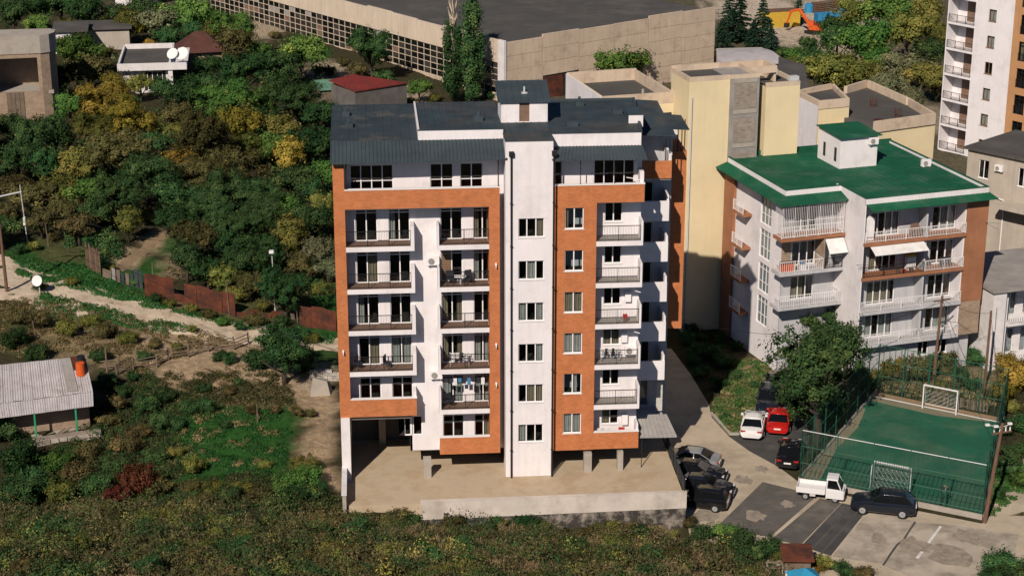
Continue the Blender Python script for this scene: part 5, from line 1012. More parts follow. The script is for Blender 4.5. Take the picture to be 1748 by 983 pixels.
wire(PD, PC, .8, 'wire from the dark utility pole to the floodlight pole'); wire(PE, PC+Vector((.3,0,-.2)), .7, 'wire from the second dark pole to the floodlight pole'); wire(PD+Vector((.2,0,-.1)), Vector((13.1,7.6,8.5)), 2.0, 'long wire from the dark pole across the road to the brick wing'); wire(PD, PE, .4, 'wire between the two dark utility poles')
p = gpt(68, 502); t = thing('satellite_dish', 'large white satellite dish on a ground post beside the dirt road', 'satellite dish', p); MB().tube([(0,0,-.2),(0,.1,1.15)], .05, 6).build('mast', 'pale_metal', t); dish(t, (-.1,0,1.2), .48, R(-20), .35)
# ================================================================== fences on the left
RFN = thing('rusty_fence', 'patchwork fence of rusty sheets and old boards along the dirt road', 'fence')
def run(px, Hm, w_, m_, nm, gap=.02, jit=.15, th=.04):
    pts = [Vector(gpt(*q)) for q in px]; rr_ = random.Random(px[0][0])
    for a_, c_ in zip(pts[:-1], pts[1:]):
        n = max(1, int((c_-a_).length/w_)); d = (c_-a_)/n
        for i in range(n):
            q0, q1 = a_+d*i, a_+d*(i+1)-d.normalized()*gap; h_ = Hm*(1+rr_.uniform(-jit, jit)); h2 = h_+rr_.uniform(-.08,.08); nn = Vector((-d.y, d.x, 0)).normalized()*(th/2); sh = nn*rr_.uniform(-2,2)
            MB().add([q0-nn+sh-Vector((0,0,.3)), q1-nn+sh-Vector((0,0,.3)), q1+nn+sh-Vector((0,0,.3)), q0+nn+sh-Vector((0,0,.3)), q0-nn+sh+Vector((0,0,h_)), q1-nn+sh+Vector((0,0,h2)), q1+nn+sh+Vector((0,0,h2)), q0+nn+sh+Vector((0,0,h_))], [(3,2,1,0),(4,5,6,7),(0,1,5,4),(1,2,6,5),(2,3,7,6),(3,0,4,7)]).build(nm, m_ if not isinstance(m_, (list, tuple)) else rr_.choice(m_), RFN)
run([(147,455),(173,470)], 2.2, .16, ('old_wood','pole_wood'), 'board', .03); run([(176,472),(192,478)], .9, .8, ('old_wood','concrete'), 'board', .06); run([(192,478),(246,494)], 1.3, .45, ('old_wood','roof_dark','old_wood','concrete_grey'), 'board', .12, .4)
run([(248,506),(298,513)], 1.9, 1.0, 'rust', 'rusty_sheet', .01); run([(298,514),(316,517)], .8, 1.0, 'rust', 'rusty_sheet'); run([(316,517),(402,540)], 2.0, 1.05, 'rust', 'rusty_sheet', .01, .1); run([(404,541),(505,545)], .7, .9, ('rust','old_wood'), 'rusty_sheet', .1, .4); run([(512,556),(575,566)], 2.0, 1.0, 'rust', 'rusty_sheet', .01, .08)
WF = thing('wooden_fence', 'old post and rail fence winding below the dirt road', 'fence'); fps = [Vector(gpt(*q)) for q in ((200,640),(228,633),(268,628),(288,615),(322,610),(356,600),(400,597),(425,588))]
for i, q_ in enumerate(fps):
    MB().tube([q_-Vector((0,0,.3)), q_+Vector((random.uniform(-.1,.1),0,1.15))], .07, 6).build('post', 'old_wood', WF)
    if i:
        for z in (.35, .65, .95): MB().tube([fps[i-1]+Vector((0,0,z+random.uniform(-.08,.08))), q_+Vector((0,0,z+random.uniform(-.1,.1)))], .045, 5).build('rail', 'old_wood', WF)
q_ = fps[0]; PG = thing('wooden_gate_frame', 'leaning grey wooden gate frame beside the shack', 'gate', q_+Vector((-.8,.2,0)))
for x, h_ in ((0,2.2),(.9,1.3)): MB().tube([(x,0,-.3),(x,0,h_)], .07, 6).build('post', 'old_wood', PG)
for z in (.6, 1.1): MB().tube([(-.5,0,z),(1.0,0,z+.1)], .05, 5).build('rail', 'old_wood', PG)
CB = thing('concrete_chunk', 'broken pale concrete slab at the corner behind the brick building', 'rubble', gpt(548,672)); b = MB(); b.add([(-.9,-.5,-.3),(.8,-.4,-.3),(1.0,.5,-.3),(-.7,.6,-.3),(-.6,-.3,1.5),(.5,-.2,1.1),(.7,.4,.9),(-.5,.4,1.3)], [(3,2,1,0),(4,5,6,7),(0,1,5,4),(1,2,6,5),(2,3,7,6),(3,0,4,7)]); b.build('slab', 'concrete', CB)
rs = random.Random(12); SWT = thing('dry_stone_wall', 'short dry stone wall at the end of the dirt road beside the brick building', 'wall', gpt(556,648))
for i in range(26): x = -1.1+(i % 7)*.36+rs.uniform(-.05,.05); z = (i//7)*.24; o = MB().add([(-.2,-.16,0),(.2,-.18,0),(.19,.16,0),(-.18,.18,0),(-.17,-.13,.22),(.18,-.12,.2),(.15,.14,.23),(-.16,.13,.21)], [(3,2,1,0),(4,5,6,7),(0,1,5,4),(1,2,6,5),(2,3,7,6),(3,0,4,7)]).build('stone', 'stone_pale' if i % 3 else 'concrete_grey', SWT, (x, 0, z-.1), rs.uniform(-.2,.2))
# ================================================================== blue canopy and sheds at the front edge
p = atz(1372, 1012, -2.4); t = thing('canopy_tent', 'bright blue hipped canopy on white posts beside a rusty shed roof', 'canopy', (p[0], p[1], -2.4), R(8)); t.scale = (.9,.9,.8); b = MB(); b.add([(-1.1,-1.1,1.5),(1.1,-1.1,1.5),(1.1,1.1,1.5),(-1.1,1.1,1.5),(0,0,2.3)], [(0,1,4),(1,2,4),(2,3,4),(3,0,4)]); b.build('canopy', 'blue_canvas', t)
for sx in (-1,1):
    for sy in (-1,1): MB().box(sx-.06,sx+.06,sy-.06,sy+.06,0,1.56).build('post', 'white_paint', t)
p = atz(1358, 975, -2.2); t = thing('rusty_shed', 'small shed with flat rusty roof behind the blue canopy', 'shed', (p[0], p[1], -2.4), R(-6)); MB().box(-.8,.9,-.5,.9,0,1.3).build('wall', 'old_wood', t); b = MB(); b.prism([(-1,-.8),(1.1,-.8),(1.1,1.2),(-1,1.2)], [1.3,1.3,1.6,1.6], [1.36,1.36,1.66,1.66]); b.build('roof', 'rust', t)
p = atz(1322, 975, -2.2); t = thing('bench', 'pale wooden bench with white post beside the rusty shed', 'bench', (p[0], p[1], -2.3), R(-10)); MB().box(-.6,.6,-.2,.2,.4,.46).build('seat', 'old_wood', t); MB().box(-.6,.6,.18,.24,.6,.72).build('backrest', 'old_wood', t); [MB().box(x,x+.08,-.18,.22,0,.62).build('leg', 'concrete', t) for x in (-.55,.47)]
p = atz(1332, 1000, -2.2); b = MB(); b.prism([(-.7,-.4),(.6,-.1),(.5,.4),(-.8,.1)], .3, .36); o = b.build('white_board', 'white_paint', None, (p[0], p[1], -2.2)); tag(o, 'white board lying beside the blue canopy', 'board')
# ================================================================== things on the balconies
def simple(name, lb, cat, parts, loc, rz=0, group=None):
    t = thing(name, lb, cat, loc, rz, group)
    for nm, m_, bx in parts: MB().box(*bx).build(nm, m_, t)
    return t
simple('folding_chair', 'red folding chair on the lowest right-hand balcony', 'chair', [('seat','cloth_red',(-.22,.22,-.2,.2,.42,.47)),('backrest','cloth_red',(-.22,.22,.16,.2,.5,.95)),('leg','pale_metal',(-.22,-.19,-.18,-.15,0,.42)),('leg','pale_metal',(.19,.22,-.18,-.15,0,.42)),('leg','pale_metal',(-.22,-.19,.15,.18,0,.5)),('leg','pale_metal',(.19,.22,.15,.18,0,.5))], (7.85,.6,2.9-.84+.0))
def rack(lb, x, z, cols, w_=1.3, y=.65):
    t = thing('drying_rack', lb, 'drying rack', (x, y, z)); [MB().bar((s*w_/2,-.25,0),(s*w_/2,.2,.95), .03).build('leg', 'pale_metal', t) for s in (-1,1)]; MB().bar((-w_/2,.1,.9),(w_/2,.1,.9), .03).build('rail', 'pale_metal', t); MB().bar((-w_/2,-.15,.88),(w_/2,-.15,.88), .03).build('rail', 'pale_metal', t)
    for i, m_ in enumerate(cols): a0 = -w_/2+.08+i*(w_-.1)/len(cols); MB().box(a0,a0+(w_-.1)/len(cols)-.06,.08,.12,.35+.1*(i % 3),.93).build('garment', m_, t)
rack('drying rack with white and dark laundry on the white wall balcony below the air conditioner', -3.6, 8.07, ('cloth_white','cloth_white','cloth_dark','cloth_white')); rack('drying rack with mixed laundry on the right-hand balcony with the wall air conditioner', 6.9, 8.07, ('cloth_white','cloth_dark','cloth_white','cloth_dark','cloth_white')); rack('drying rack with pale pink laundry on the lowest right-hand balcony', 6.5, 2.06, ('cloth_white','curtain','cloth_white'), .9)
t = thing('clothes_line', 'line of dark and blue laundry hung across the fifth balcony of the middle bay', 'laundry', (-3.3,.15,7.35)); MB().tube([(-1.5,0,0),(1.6,0,0)], .012, 4).build('line', 'black_metal', t)
for i, m_ in enumerate(('cloth_dark','cloth_dark','cloth_white','cloth_blue','cloth_dark','cloth_blue','cloth_dark','cloth_dark','cloth_white')): MB().box(-1.4+i*.32,-1.4+i*.32+.24,-.015,.015,-.3-.22*((i*7) % 3)/2,0).build('garment', m_, t)
for i, (x, z, m_) in enumerate(((-4.2,14.07,'cloth_dark'),(-2.9,14.07,'cloth_dark'),(-4.3,5.07,'cloth_dark'),(-10.6,8.07,'cloth_dark'),(-8.6,8.07,'cloth_dark'))):
    simple('balcony_chair', 'dark garden chair standing on a railed balcony of the brick block', 'chair', [('seat',m_,(-.25,.25,-.22,.22,.4,.46)),('backrest',m_,(-.25,.25,.18,.23,.46,.95)),('leg',m_,(-.24,-.2,-.2,-.16,0,.4)),('leg',m_,(.2,.24,-.2,-.16,0,.4)),('leg',m_,(-.24,-.2,.16,.2,0,.4)),('leg',m_,(.2,.24,.16,.2,0,.4))], (x,.6,z), .3*i, 'garden chairs on balconies of the brick block')
simple('side_table', 'small pale round-edged table between the chairs on the shuttered balcony', 'table', [('top','cloth_white',(-.4,.4,-.25,.25,.55,.6)),('leg','pale_metal',(-.05,.05,-.05,.05,0,.55))], (-3.5,.55,14.07)); simple('potted_flowers', 'red flower pot on the balcony of the right-hand brick bay', 'flower pot', [('pot','tile_brown',(-.12,.12,-.12,.12,0,.28)),('flowers','cloth_red',(-.15,.15,-.15,.15,.28,.5))], (7.9,.5,11.07))

def on_gr(x, y, z): c, n = math.cos(R(14)), math.sin(R(14)); o_ = GR.location; return (o_.x+x*c-y*n, o_.y+x*n+y*c, z)
for nm, lb, ct, pts, lc in (
  ('storage_box','white cupboard on the awning balcony of the green-roofed house','cupboard',[('body','white_trim',(-.4,.4,-.2,.2,0,1.1)),('door','cloth_white',(-.36,.36,-.22,-.2,.05,1.05))],(4.9,.7,6.8)),
  ('flower_box','yellow flower box above the cupboard on the awning balcony','flower box',[('box','yellow_paint',(-.4,.4,-.15,.15,0,.2)),('plants','cloth_red',(-.3,.2,-.1,.1,.2,.4))],(4.9,.7,7.9)),
  ('orange_crate','orange wooden crate on the left balcony under the grille of the green-roofed house','crate',[('box','orange',(-.6,.6,-.3,.3,0,.7)),('lid','pole_wood',(-.65,.65,-.32,.32,.7,.75))],(-4.9,3.5,6.8)),
  ('cooler','blue and white bundle on the left balcony beside the orange crate','bundle',[('bag','cloth_white',(-.3,.3,-.2,.2,0,.5)),('towel','cloth_blue',(-.25,.1,-.22,.22,.5,.6))],(-3.5,3.5,6.8)),
  ('armchair','brown armchair on the top right balcony of the green-roofed house','chair',[('seat','tile_brown',(-.35,.35,-.3,.3,.1,.45)),('backrest','tile_brown',(-.35,.35,.2,.35,.45,.95)),('armrest','tile_brown',(-.45,-.35,-.3,.3,.1,.65)),('armrest','tile_brown',(.35,.45,-.3,.3,.1,.65))],(5.1,.5,9.75)),
  ('wall_cabinet','tall white cabinet at the corner of the top balcony of the green-roofed house','cabinet',[('body','white_trim',(-.5,.5,-.25,.25,0,1.9)),('door','cloth_white',(-.45,.0,-.27,-.25,.1,1.8))],(.7,.7,9.75)),
  ('dark_table','dark table on the lower right balcony of the green-roofed house','table',[('top','cloth_dark',(-.5,.5,-.3,.3,.7,.75)),('leg','cloth_dark',(-.45,-.4,-.2,.2,0,.7)),('leg','cloth_dark',(.4,.45,-.2,.2,0,.7))],(8.0,.4,6.8)),
  ('plant_pots','row of dark plant pots on the awning balcony railing','plant pots',[('pot','tile_brown',(-.9,-.6,-.12,.12,0,.3)),('pot','cloth_red',(-.3,-.05,-.12,.12,0,.25)),('pot','tile_brown',(.3,.6,-.12,.12,0,.3))],(4.2,.1,6.8))):
    simple(nm, lb, ct, pts, on_gr(*lc), R(14))
# ================================================================== vegetation
def leaf_quads(P_, Nrm, size, asp, rng, up=0.):
    """one small bent-free leaf per point, facing roughly along Nrm"""
    n = len(P_); t = rng.normal(size=(n, 3)); t[:, 2] += up; t -= Nrm*(t*Nrm).sum(1, keepdims=True); t /= np.linalg.norm(t, axis=1, keepdims=True)+1e-9
    s = np.cross(Nrm, t); sz = size if np.ndim(size) else np.full(n, size); a = (t*sz[:, None]*asp); b = s*sz[:, None]
    V = np.stack([P_-a*.5-b*.18, P_-a*.05+b*.5, P_+a*.6+b*.05, P_-a*.02-b*.5], 1).reshape(-1, 3)
    return V, np.arange(n*4).reshape(n, 4)
def unit(n, rng): d = rng.normal(size=(n, 3)); return d/np.linalg.norm(d, axis=1, keepdims=True)
CR = {}
def crown_mesh(kind, var):
    key = (kind, var)
    if key in CR: return CR[key]
    rng = np.random.default_rng(sum(map(ord, kind))*7+var*13)
    if kind == 'conifer':
        P_, N_ = [], []
        for k in range(18):
            z = .08+.9*k/18; r0 = .30*(1-z)**.85+.012; nbr = 10
            for j in range(nbr):
                a = rng.uniform(0, 6.28); m_ = int(70*(r0/.3)+14); u = rng.random(m_)**.7; x = r0*u*rng.uniform(.65, 1.2); dr = -.35*r0*u+.1*u*u*r0
                w_ = .17*r0*(1-u*.6); P_.append(np.stack([x*np.cos(a)+rng.normal(size=m_)*w_*.5, x*np.sin(a)+rng.normal(size=m_)*w_*.5, z+dr+rng.normal(size=m_)*.006], 1)); N_.append(np.tile([[0, 0, 1.]], (m_, 1))+rng.normal(size=(m_, 3))*.5)
        P_ = np.concatenate(P_); N_ = np.concatenate(N_); N_ /= np.linalg.norm(N_, axis=1, keepdims=True); V, Q = leaf_quads(P_, N_, .02, 1.5, rng); tint = rng.random(len(P_))
    else:
        n1, n2, nl, ls, sp = {'tree': (11, 9, 7500, .062, .085), 'bush': (8, 8, 5200, .064, .10), 'big': (22, 10, 22000, .036, .058), 'poplar': (46, 5, 16000, .0135, .016)}[kind]
        if kind == 'poplar':
            z = rng.uniform(.1, .97, n1); rad = .085*np.sin(np.pi*np.clip((z-.03)*.99, 0, 1))**.55; a = rng.uniform(0, 6.28, n1); c = np.stack([rad*np.cos(a)*.75, rad*np.sin(a)*.75, z], 1); br = rng.uniform(.02, .045, n1); st = np.array([1, 1, 2.2]); zc = 0
        else:
            c = unit(n1, rng)*(rng.random((n1, 1))**.4)*.66; c[:, 2] *= .78 if kind != 'bush' else .5; c[:, 0] *= rng.uniform(.85, 1.2); br = rng.uniform(.22, .42, n1)*(.85 if kind == 'big' else 1); st = np.array([1, 1, .9]); zc = {'tree': 1.22, 'bush': .52, 'big': 1.28}[kind]
        d2 = unit(n1*n2, rng).reshape(n1, n2, 3); d2[..., 2] = np.abs(d2[..., 2])*np.where(rng.random((n1, n2)) < .75, 1, -1)
        c2 = (c[:, None]+d2*(br[:, None, None]*rng.uniform(.65, 1.2, (n1, n2, 1)))*st).reshape(-1, 3); dn = d2.reshape(-1, 3); nb = len(c2)
        wt = rng.uniform(.5, 1.5, nb); wt /= wt.sum(); bi = rng.choice(nb, nl, p=wt); g_ = rng.normal(size=(nl, 3)); g_ /= np.maximum(1, np.linalg.norm(g_, axis=1, keepdims=True)/1.9)
        spr = sp*rng.uniform(.7, 1.5, nb)[bi][:, None]; al = np.abs(rng.normal(size=(nl, 1)))*(rng.random((nl, 1)) < .3)*1.6
        P_ = c2[bi]+(g_*spr+dn[bi]*spr*al)*st; N_ = dn[bi]*1.0+g_*.5+rng.normal(size=(nl, 3))*.28; N_ /= np.linalg.norm(N_, axis=1, keepdims=True); P_[:, 2] += zc
        if kind == 'bush': P_[:, 2] = np.maximum(P_[:, 2], .03)
        V, Q = leaf_quads(P_, N_, ls*rng.uniform(.55, 1.35, nl), 1.35, rng); tint = np.clip(rng.random(nl)*.5+rng.random(nb)[bi]*.45+rng.random(n1)[bi//n2]*.3-.12, 0, 1)
    me = fast_mesh('crown', V, Q, 'leaf_dark', tint); CR[key] = me; return me
def crown(name, kind, var, matname, parent):
    o = link(name, crown_mesh(kind, var), parent); o.material_slots[0].link = 'OBJECT'; o.material_slots[0].material = M[matname]; return o
TK = {}
def trunk_mesh(kind, var, m_='bark'):
    key = (kind, var, m_)
    if key in TK: return TK[key]
    rr_ = random.Random(var*31+len(kind)); b = MB()
    if kind in ('tree', 'big'):
        b.tube([(0,0,-.15),(.03,.02,.3),(-.02,.03,.7),(0,0,1.15)], [.085,.07,.055,.03], 7)
        for i in range(7 if kind == 'tree' else 12): a = rr_.uniform(0, 6.28); z = rr_.uniform(.35, .9); l = rr_.uniform(.45, .8); b.tube([(0,0,z),(l*.5*math.cos(a),l*.5*math.sin(a),z+l*.35),(l*math.cos(a),l*math.sin(a),z+l*.8)], [.04,.025,.008], 5)
    elif kind == 'bush':
        for i in range(9): a = rr_.uniform(0, 6.28); l = rr_.uniform(.4, .8); b.tube([(.05*math.cos(a),.05*math.sin(a),-.1),(l*.5*math.cos(a),l*.5*math.sin(a),l*.7),(l*.9*math.cos(a),l*.9*math.sin(a),l*1.15)], [.03,.018,.006], 4)
    else: b.tube([(0,0,-.02),(0,0,.5),(0,0,.97)], [.022 if kind == 'conifer' else .018,.012,.003], 6)
    TK[key] = b.mesh('trunk', m_, True); return TK[key]
LM = [((45,120),'the unfinished house'),((270,110),'the flat-roofed house'),((345,95),'the brown hipped roof'),((185,60),'the grey-roofed hut'),((330,505),'the rusty fence'),((270,410),'the dirt path'),((468,480),'the street lamp'),((12,400),'the wooden utility pole'),((625,145),'the red-roofed shed'),((80,660),'the tin-roofed shack'),((420,740),'the green meadow'),((330,610),'the post and rail fence'),((550,400),'the side of the brick building'),((640,60),'the factory glazing'),((1060,80),'the blank factory wall'),((1340,35),'the yellow container'),((1400,60),'the orange excavator'),((1520,190),'the office block with dark felt roof'),((1600,100),'the apartment tower'),((1450,560),'the green-roofed house'),((1620,675),'the far goal'),((1715,560),'the white balustraded house'),((1685,800),'the floodlight pole'),((1370,970),'the blue canopy'),((1168,880),'the end of the retaining wall'),((850,880),'the retaining wall'),((120,930),'the scrub slope below the shack'),((450,930),'the scrub slope below the meadow'),((1300,700),'the white saloon'),((1500,940),'the concrete apron'),((1380,120),'the dark-roofed hall')]
KN = {'dark':('leaf_dark','dark green'),'green':('leaf_green','mid green'),'olive':('leaf_olive','olive yellow'),'yellow':('leaf_yellow','golden yellow'),'brown':('leaf_brown','brownish'),'pale':('leaf_pale','pale grey-green'),'red':('leaf_red','reddish'),'conifer':('leaf_conifer','dark green')}
used_lab = {}
rt = random.Random(21)
def plant(kind, px, py, rpx, hue, var=None, sy=1., label=None, cat=None, up=None):
    zc = {'tree': 1.25, 'bush': .62, 'big': 1.3}[kind]; p = hit(px, py); r_ = rpx*depth(p)/F
    for _ in range(3): p = hit(px, py, zc*r_*sy); r_ = rpx*depth(p)/F
    var = rt.randrange(3) if var is None else var; x, y = float(p[0]), float(p[1])
    word = 'shrub' if kind == 'bush' else 'tree'; near = min(LM, key=lambda q: math.hypot(q[0][0]-px, q[0][1]-py))[1]
    size = 'small ' if rpx < 26 else ('large ' if rpx > 46 else '')
    lb = label or f'{size}{KN[hue][1]} leafy {word} near {near}'
    t = thing('shrub' if kind == 'bush' else 'broadleaf_tree', lb, word, (x, y, h1(x, y)), rt.uniform(0, 6.28), f'{KN[hue][1]} {word}s near {near}'); t.scale = (r_*rt.uniform(.88,1.2), r_*rt.uniform(.88,1.2), r_*sy*rt.uniform(.92,1.12))
    link('trunk' if kind != 'bush' else 'stems', trunk_mesh(kind, var), t); crown('crown' if kind != 'bush' else 'foliage', kind, var, KN[hue][0], t); return t
FOREST = '''150 92 28 green;115 76 22 olive;172 84 18 olive;212 60 12 green;20 20 30 dark;60 12 30 dark;105 8 30 dark;148 18 30 dark;62 44 22 green;245 18 26 dark;205 22 24 dark;122 42 20 olive;130 86 34 green;183 36 16 yellow;218 36 28 olive;236 42 18 yellow;275 32 34 pale;285 60 24 dark;256 72 10 yellow;318 24 38 green;348 34 28 green;335 55 22 dark;396 42 40 green;402 78 34 brown;365 60 24 olive;205 100 14 pale;150 122 36 brown;100 130 26 dark;240 142 24 olive;172 160 44 yellow;210 190 40 yellow;160 216 42 olive;244 208 28 yellow;118 182 26 green;55 238 44 dark;92 228 36 dark;22 212 28 dark;200 258 54 brown;140 282 38 olive;322 166 38 dark;344 150 30 dark;358 108 26 dark;412 122 46 dark;382 170 42 green;300 192 28 brown;342 228 54 brown;408 208 38 yellow;428 246 32 olive;396 280 38 brown;278 152 22 dark;300 225 22 olive;265 240 28 dark;
468 108 38 dark;516 92 38 green;500 160 42 dark;546 192 28 dark;478 216 33 olive;492 266 33 yellow;458 250 32 green;530 240 38 dark;552 300 32 green;500 312 38 dark;440 326 44 dark;384 312 46 dark;340 296 48 brown;300 332 36 dark;250 302 44 dark;204 332 40 dark;152 332 36 green;102 318 36 olive;60 332 34 brown;22 318 30 brown;80 280 36 dark;30 270 36 dark;134 384 26 brown;164 364 28 dark;218 378 26 olive;250 366 18 olive;330 408 34 brown;318 436 34 dark;400 382 44 dark;452 372 42 dark;436 424 42 dark;492 402 34 olive;532 372 36 dark;548 424 32 pale;484 492 40 dark;512 458 26 brown;360 360 40 dark;300 372 32 dark;200 350 24 green;450 170 30 green;440 200 26 dark;380 470 26 olive;400 500 20 olive;425 480 26 brown;355 460 26 dark;535 330 30 dark;480 350 30 green;550 350 26 olive;385 415 30 dark;410 450 30 dark;560 460 24 pale;545 490 20 olive;440 90 26 green;560 250 26 dark;190 295 28 dark;320 270 30 yellow;375 250 26 brown;110 360 26 brown;70 375 24 brown;20 355 22 brown'''
for e in FOREST.replace('\n', '').split(';'):
    a = e.split(); plant('big' if float(a[2]) > 39 else ('tree' if float(a[2]) > 21 else 'bush'), float(a[0]), float(a[1]), float(a[2])*1.2, a[3], sy=.95)
# undergrowth that closes the thicket floor
def inpoly(x, y, poly):
    c = False; j = len(poly)-1
    for i in range(len(poly)):
        if (poly[i][1] > y) != (poly[j][1] > y) and x < (poly[j][0]-poly[i][0])*(y-poly[i][1])/(poly[j][1]-poly[i][1])+poly[i][0]: c = not c
        j = i
    return c
keep = [[(0,395),(60,395),(150,440),(150,470),(0,470)],[(205,380),(310,380),(310,470),(200,480)],[(205,60),(335,60),(335,160),(205,160)],[(0,40),(95,40),(95,200),(0,200)],[(140,30),(225,30),(225,80),(140,80)],[(430,40),(570,40),(570,125),(480,110)],[(150,440),(250,470),(575,555),(575,600),(150,500)]]
ug = [[], []]
for i in range(900):
    px, py = rt.uniform(-10, 575), rt.uniform(0, 535)
    if any(inpoly(px, py, k) for k in keep) or py > 420+.19*px or (px > 430 and py < 120): continue
    p = hit(px, py); ug[rt.random() < .3].append((p[0], p[1]))
UG = ug
for e in '''90 400 16 brown;150 408 18 dark;120 405 16 dark;190 455 10 olive;60 420 12 olive;30 425 14 dark;265 505 13 dark;290 515 12 olive;330 525 14 olive;360 535 14 brown;430 545 20 brown;450 520 18 olive;380 548 14 green;410 556 12 dark;480 545 16 dark;530 575 16 olive;120 480 12 olive;70 488 13 dark;230 480 11 green;
30 535 24 brown;70 545 26 brown;110 555 26 olive;20 575 28 dark;150 545 18 olive;180 560 22 brown;215 575 18 olive;60 600 22 dark;165 605 18 dark;180 650 22 dark;200 690 20 brown;245 605 16 dark;265 585 14 brown;300 590 12 olive;390 610 16 dark;350 660 15 dark;395 665 14 brown;410 650 12 dark;375 605 18 dark;330 560 11 olive;
30 780 46 dark;10 730 34 dark;60 820 42 dark;20 840 40 dark;95 790 34 green;130 805 30 brown;100 840 34 olive;160 825 34 dark;150 770 24 brown;190 790 28 dark;215 760 26 brown;232 815 38 red;205 840 26 red;260 780 24 dark;275 830 28 brown;250 690 26 dark;285 670 26 dark;320 690 24 dark;300 720 20 dark;345 690 22 dark;270 720 26 dark;240 740 22 brown;330 790 24 olive;320 830 22 brown;360 835 22 olive;410 830 22 olive;440 845 24 brown;385 725 12 dark;430 700 14 brown;470 700 12 brown;505 700 14 brown;490 820 38 green;530 810 32 green;515 790 24 olive;505 840 28 dark;545 835 24 dark;545 658 12 dark;530 705 12 brown;450 790 14 olive;225 640 14 dark;210 665 18 dark;300 770 18 olive;185 715 18 brown;160 735 14 dark;395 845 24 dark;340 855 24 brown'''.replace('\n', '').split(';'):
    a = e.split(); plant('bush', float(a[0]), float(a[1]), float(a[2])*1.08, a[3])
plant('big', 484, 588, 66, 'dark', 0, .85, 'large dark green tree at the end of the dirt road beside the brick building'); plant('bush', 520, 615, 34, 'dark'); plant('bush', 440, 610, 32, 'dark')
plant('big', 634, 80, 47, 'dark', 1, 1.0, 'large dark green tree standing before the factory glazing'); plant('bush', 655, 128, 22, 'dark'); plant('bush', 610, 118, 20, 'brown'); plant('tree', 716, 150, 22, 'green'); plant('bush', 700, 172, 14, 'olive'); plant('bush', 585, 105, 14, 'brown'); plant('bush', 560, 120, 14, 'brown'); plant('bush', 840, 160, 16, 'dark'); plant('bush', 868, 150, 14, 'green'); plant('bush', 540, 118, 14, 'olive'); plant('bush', 470, 60, 12, 'brown'); plant('bush', 740, 165, 14, 'olive')
plant('tree', 1042, 100, 44, 'green'); plant('tree', 1012, 108, 28, 'olive'); plant('tree', 1078, 106, 34, 'green'); plant('bush', 1100, 120, 16, 'dark')
for e in '1420 118 44 olive;1395 100 34 dark;1450 128 38 olive;1480 70 52 green;1460 20 38 olive;1510 20 42 green;1550 50 46 olive;1580 20 40 olive;1540 110 42 pale;1575 130 36 olive;1515 142 32 pale;1430 70 34 dark;1590 90 36 dark;1420 40 24 dark;1360 95 26 green;1380 80 22 dark;1600 60 26 olive;1500 105 34 green;1340 90 20 dark;1560 165 24 pale;1530 185 20 olive;1480 125 28 olive;1600 150 20 brown;1350 112 16 olive'.split(';'):
    a = e.split(); plant('tree', float(a[0]), float(a[1]), float(a[2])*1.05, a[3])
# trees of the court side
plant('big', 1402, 622, 100, 'dark', 2, 1.15, 'tall dark green tree between the green-roofed house and the parked cars'); plant('tree', 1352, 665, 48, 'dark', label='dark green tree leaning over the dark SUV'); plant('tree', 1445, 585, 48, 'dark', label='dark green tree against the front of the green-roofed house'); plant('tree', 1378, 700, 38, 'dark', label='dark green tree beside the court fence and the red car'); plant('tree', 1425, 695, 34, 'dark'); plant('big', 1398, 562, 52, 'dark', 0, 1.0, 'upper dark green crown before the left block of the green-roofed house'); plant('tree', 1465, 640, 30, 'dark')
for e in '1522 622 28 yellow;1170 575 18 dark;1192 598 20 dark;1215 602 22 dark;1236 612 20 dark;1250 640 14 dark;1200 632 18 dark;1182 612 16 dark;1226 652 16 dark;1500 640 18 olive;1560 600 36 brown;1580 630 30 brown;1602 612 30 brown;1545 640 18 brown;1640 640 22 dark;1690 588 34 dark;1665 606 26 dark;1722 615 34 yellow;1738 645 38 yellow;1712 662 30 yellow;1728 690 20 olive;1660 655 18 dark;1742 720 26 dark;1735 770 28 dark;1720 800 26 dark;1742 820 20 green;1705 840 16 dark;1720 730 18 dark;1246 620 10 dark;1238 708 8 dark;1260 690 9 green;1285 655 10 dark;1480 655 18 dark;1605 655 12 olive;1225 575 14 dark;1200 570 16 dark;1180 560 14 dark;1260 590 12 dark;1300 585 12 green;1620 630 16 brown;1500 600 20 dark;1325 600 16 dark'.split(';'):  # dark shrubs beside the yellow block are added in place of shadowed grass
    a = e.split(); plant('bush', float(a[0]), float(a[1]), float(a[2])*1.1, a[3])
for e in '1262 925 34 dark;1240 905 22 green;1290 945 26 dark;1200 905 24 dark;1215 935 22 brown;1310 930 24 dark;1330 945 16 olive;1355 932 10 dark;1410 960 22 olive;1440 970 24 dark;1395 968 14 yellow;1470 975 20 brown;1705 955 36 dark;1735 975 30 dark;1690 980 26 dark;1180 890 16 brown;1150 915 14 olive;1280 975 22 olive;1235 965 20 brown'.split(';'):
    a = e.split(); plant('bush', float(a[0]), float(a[1]), float(a[2])*1.1, a[3])
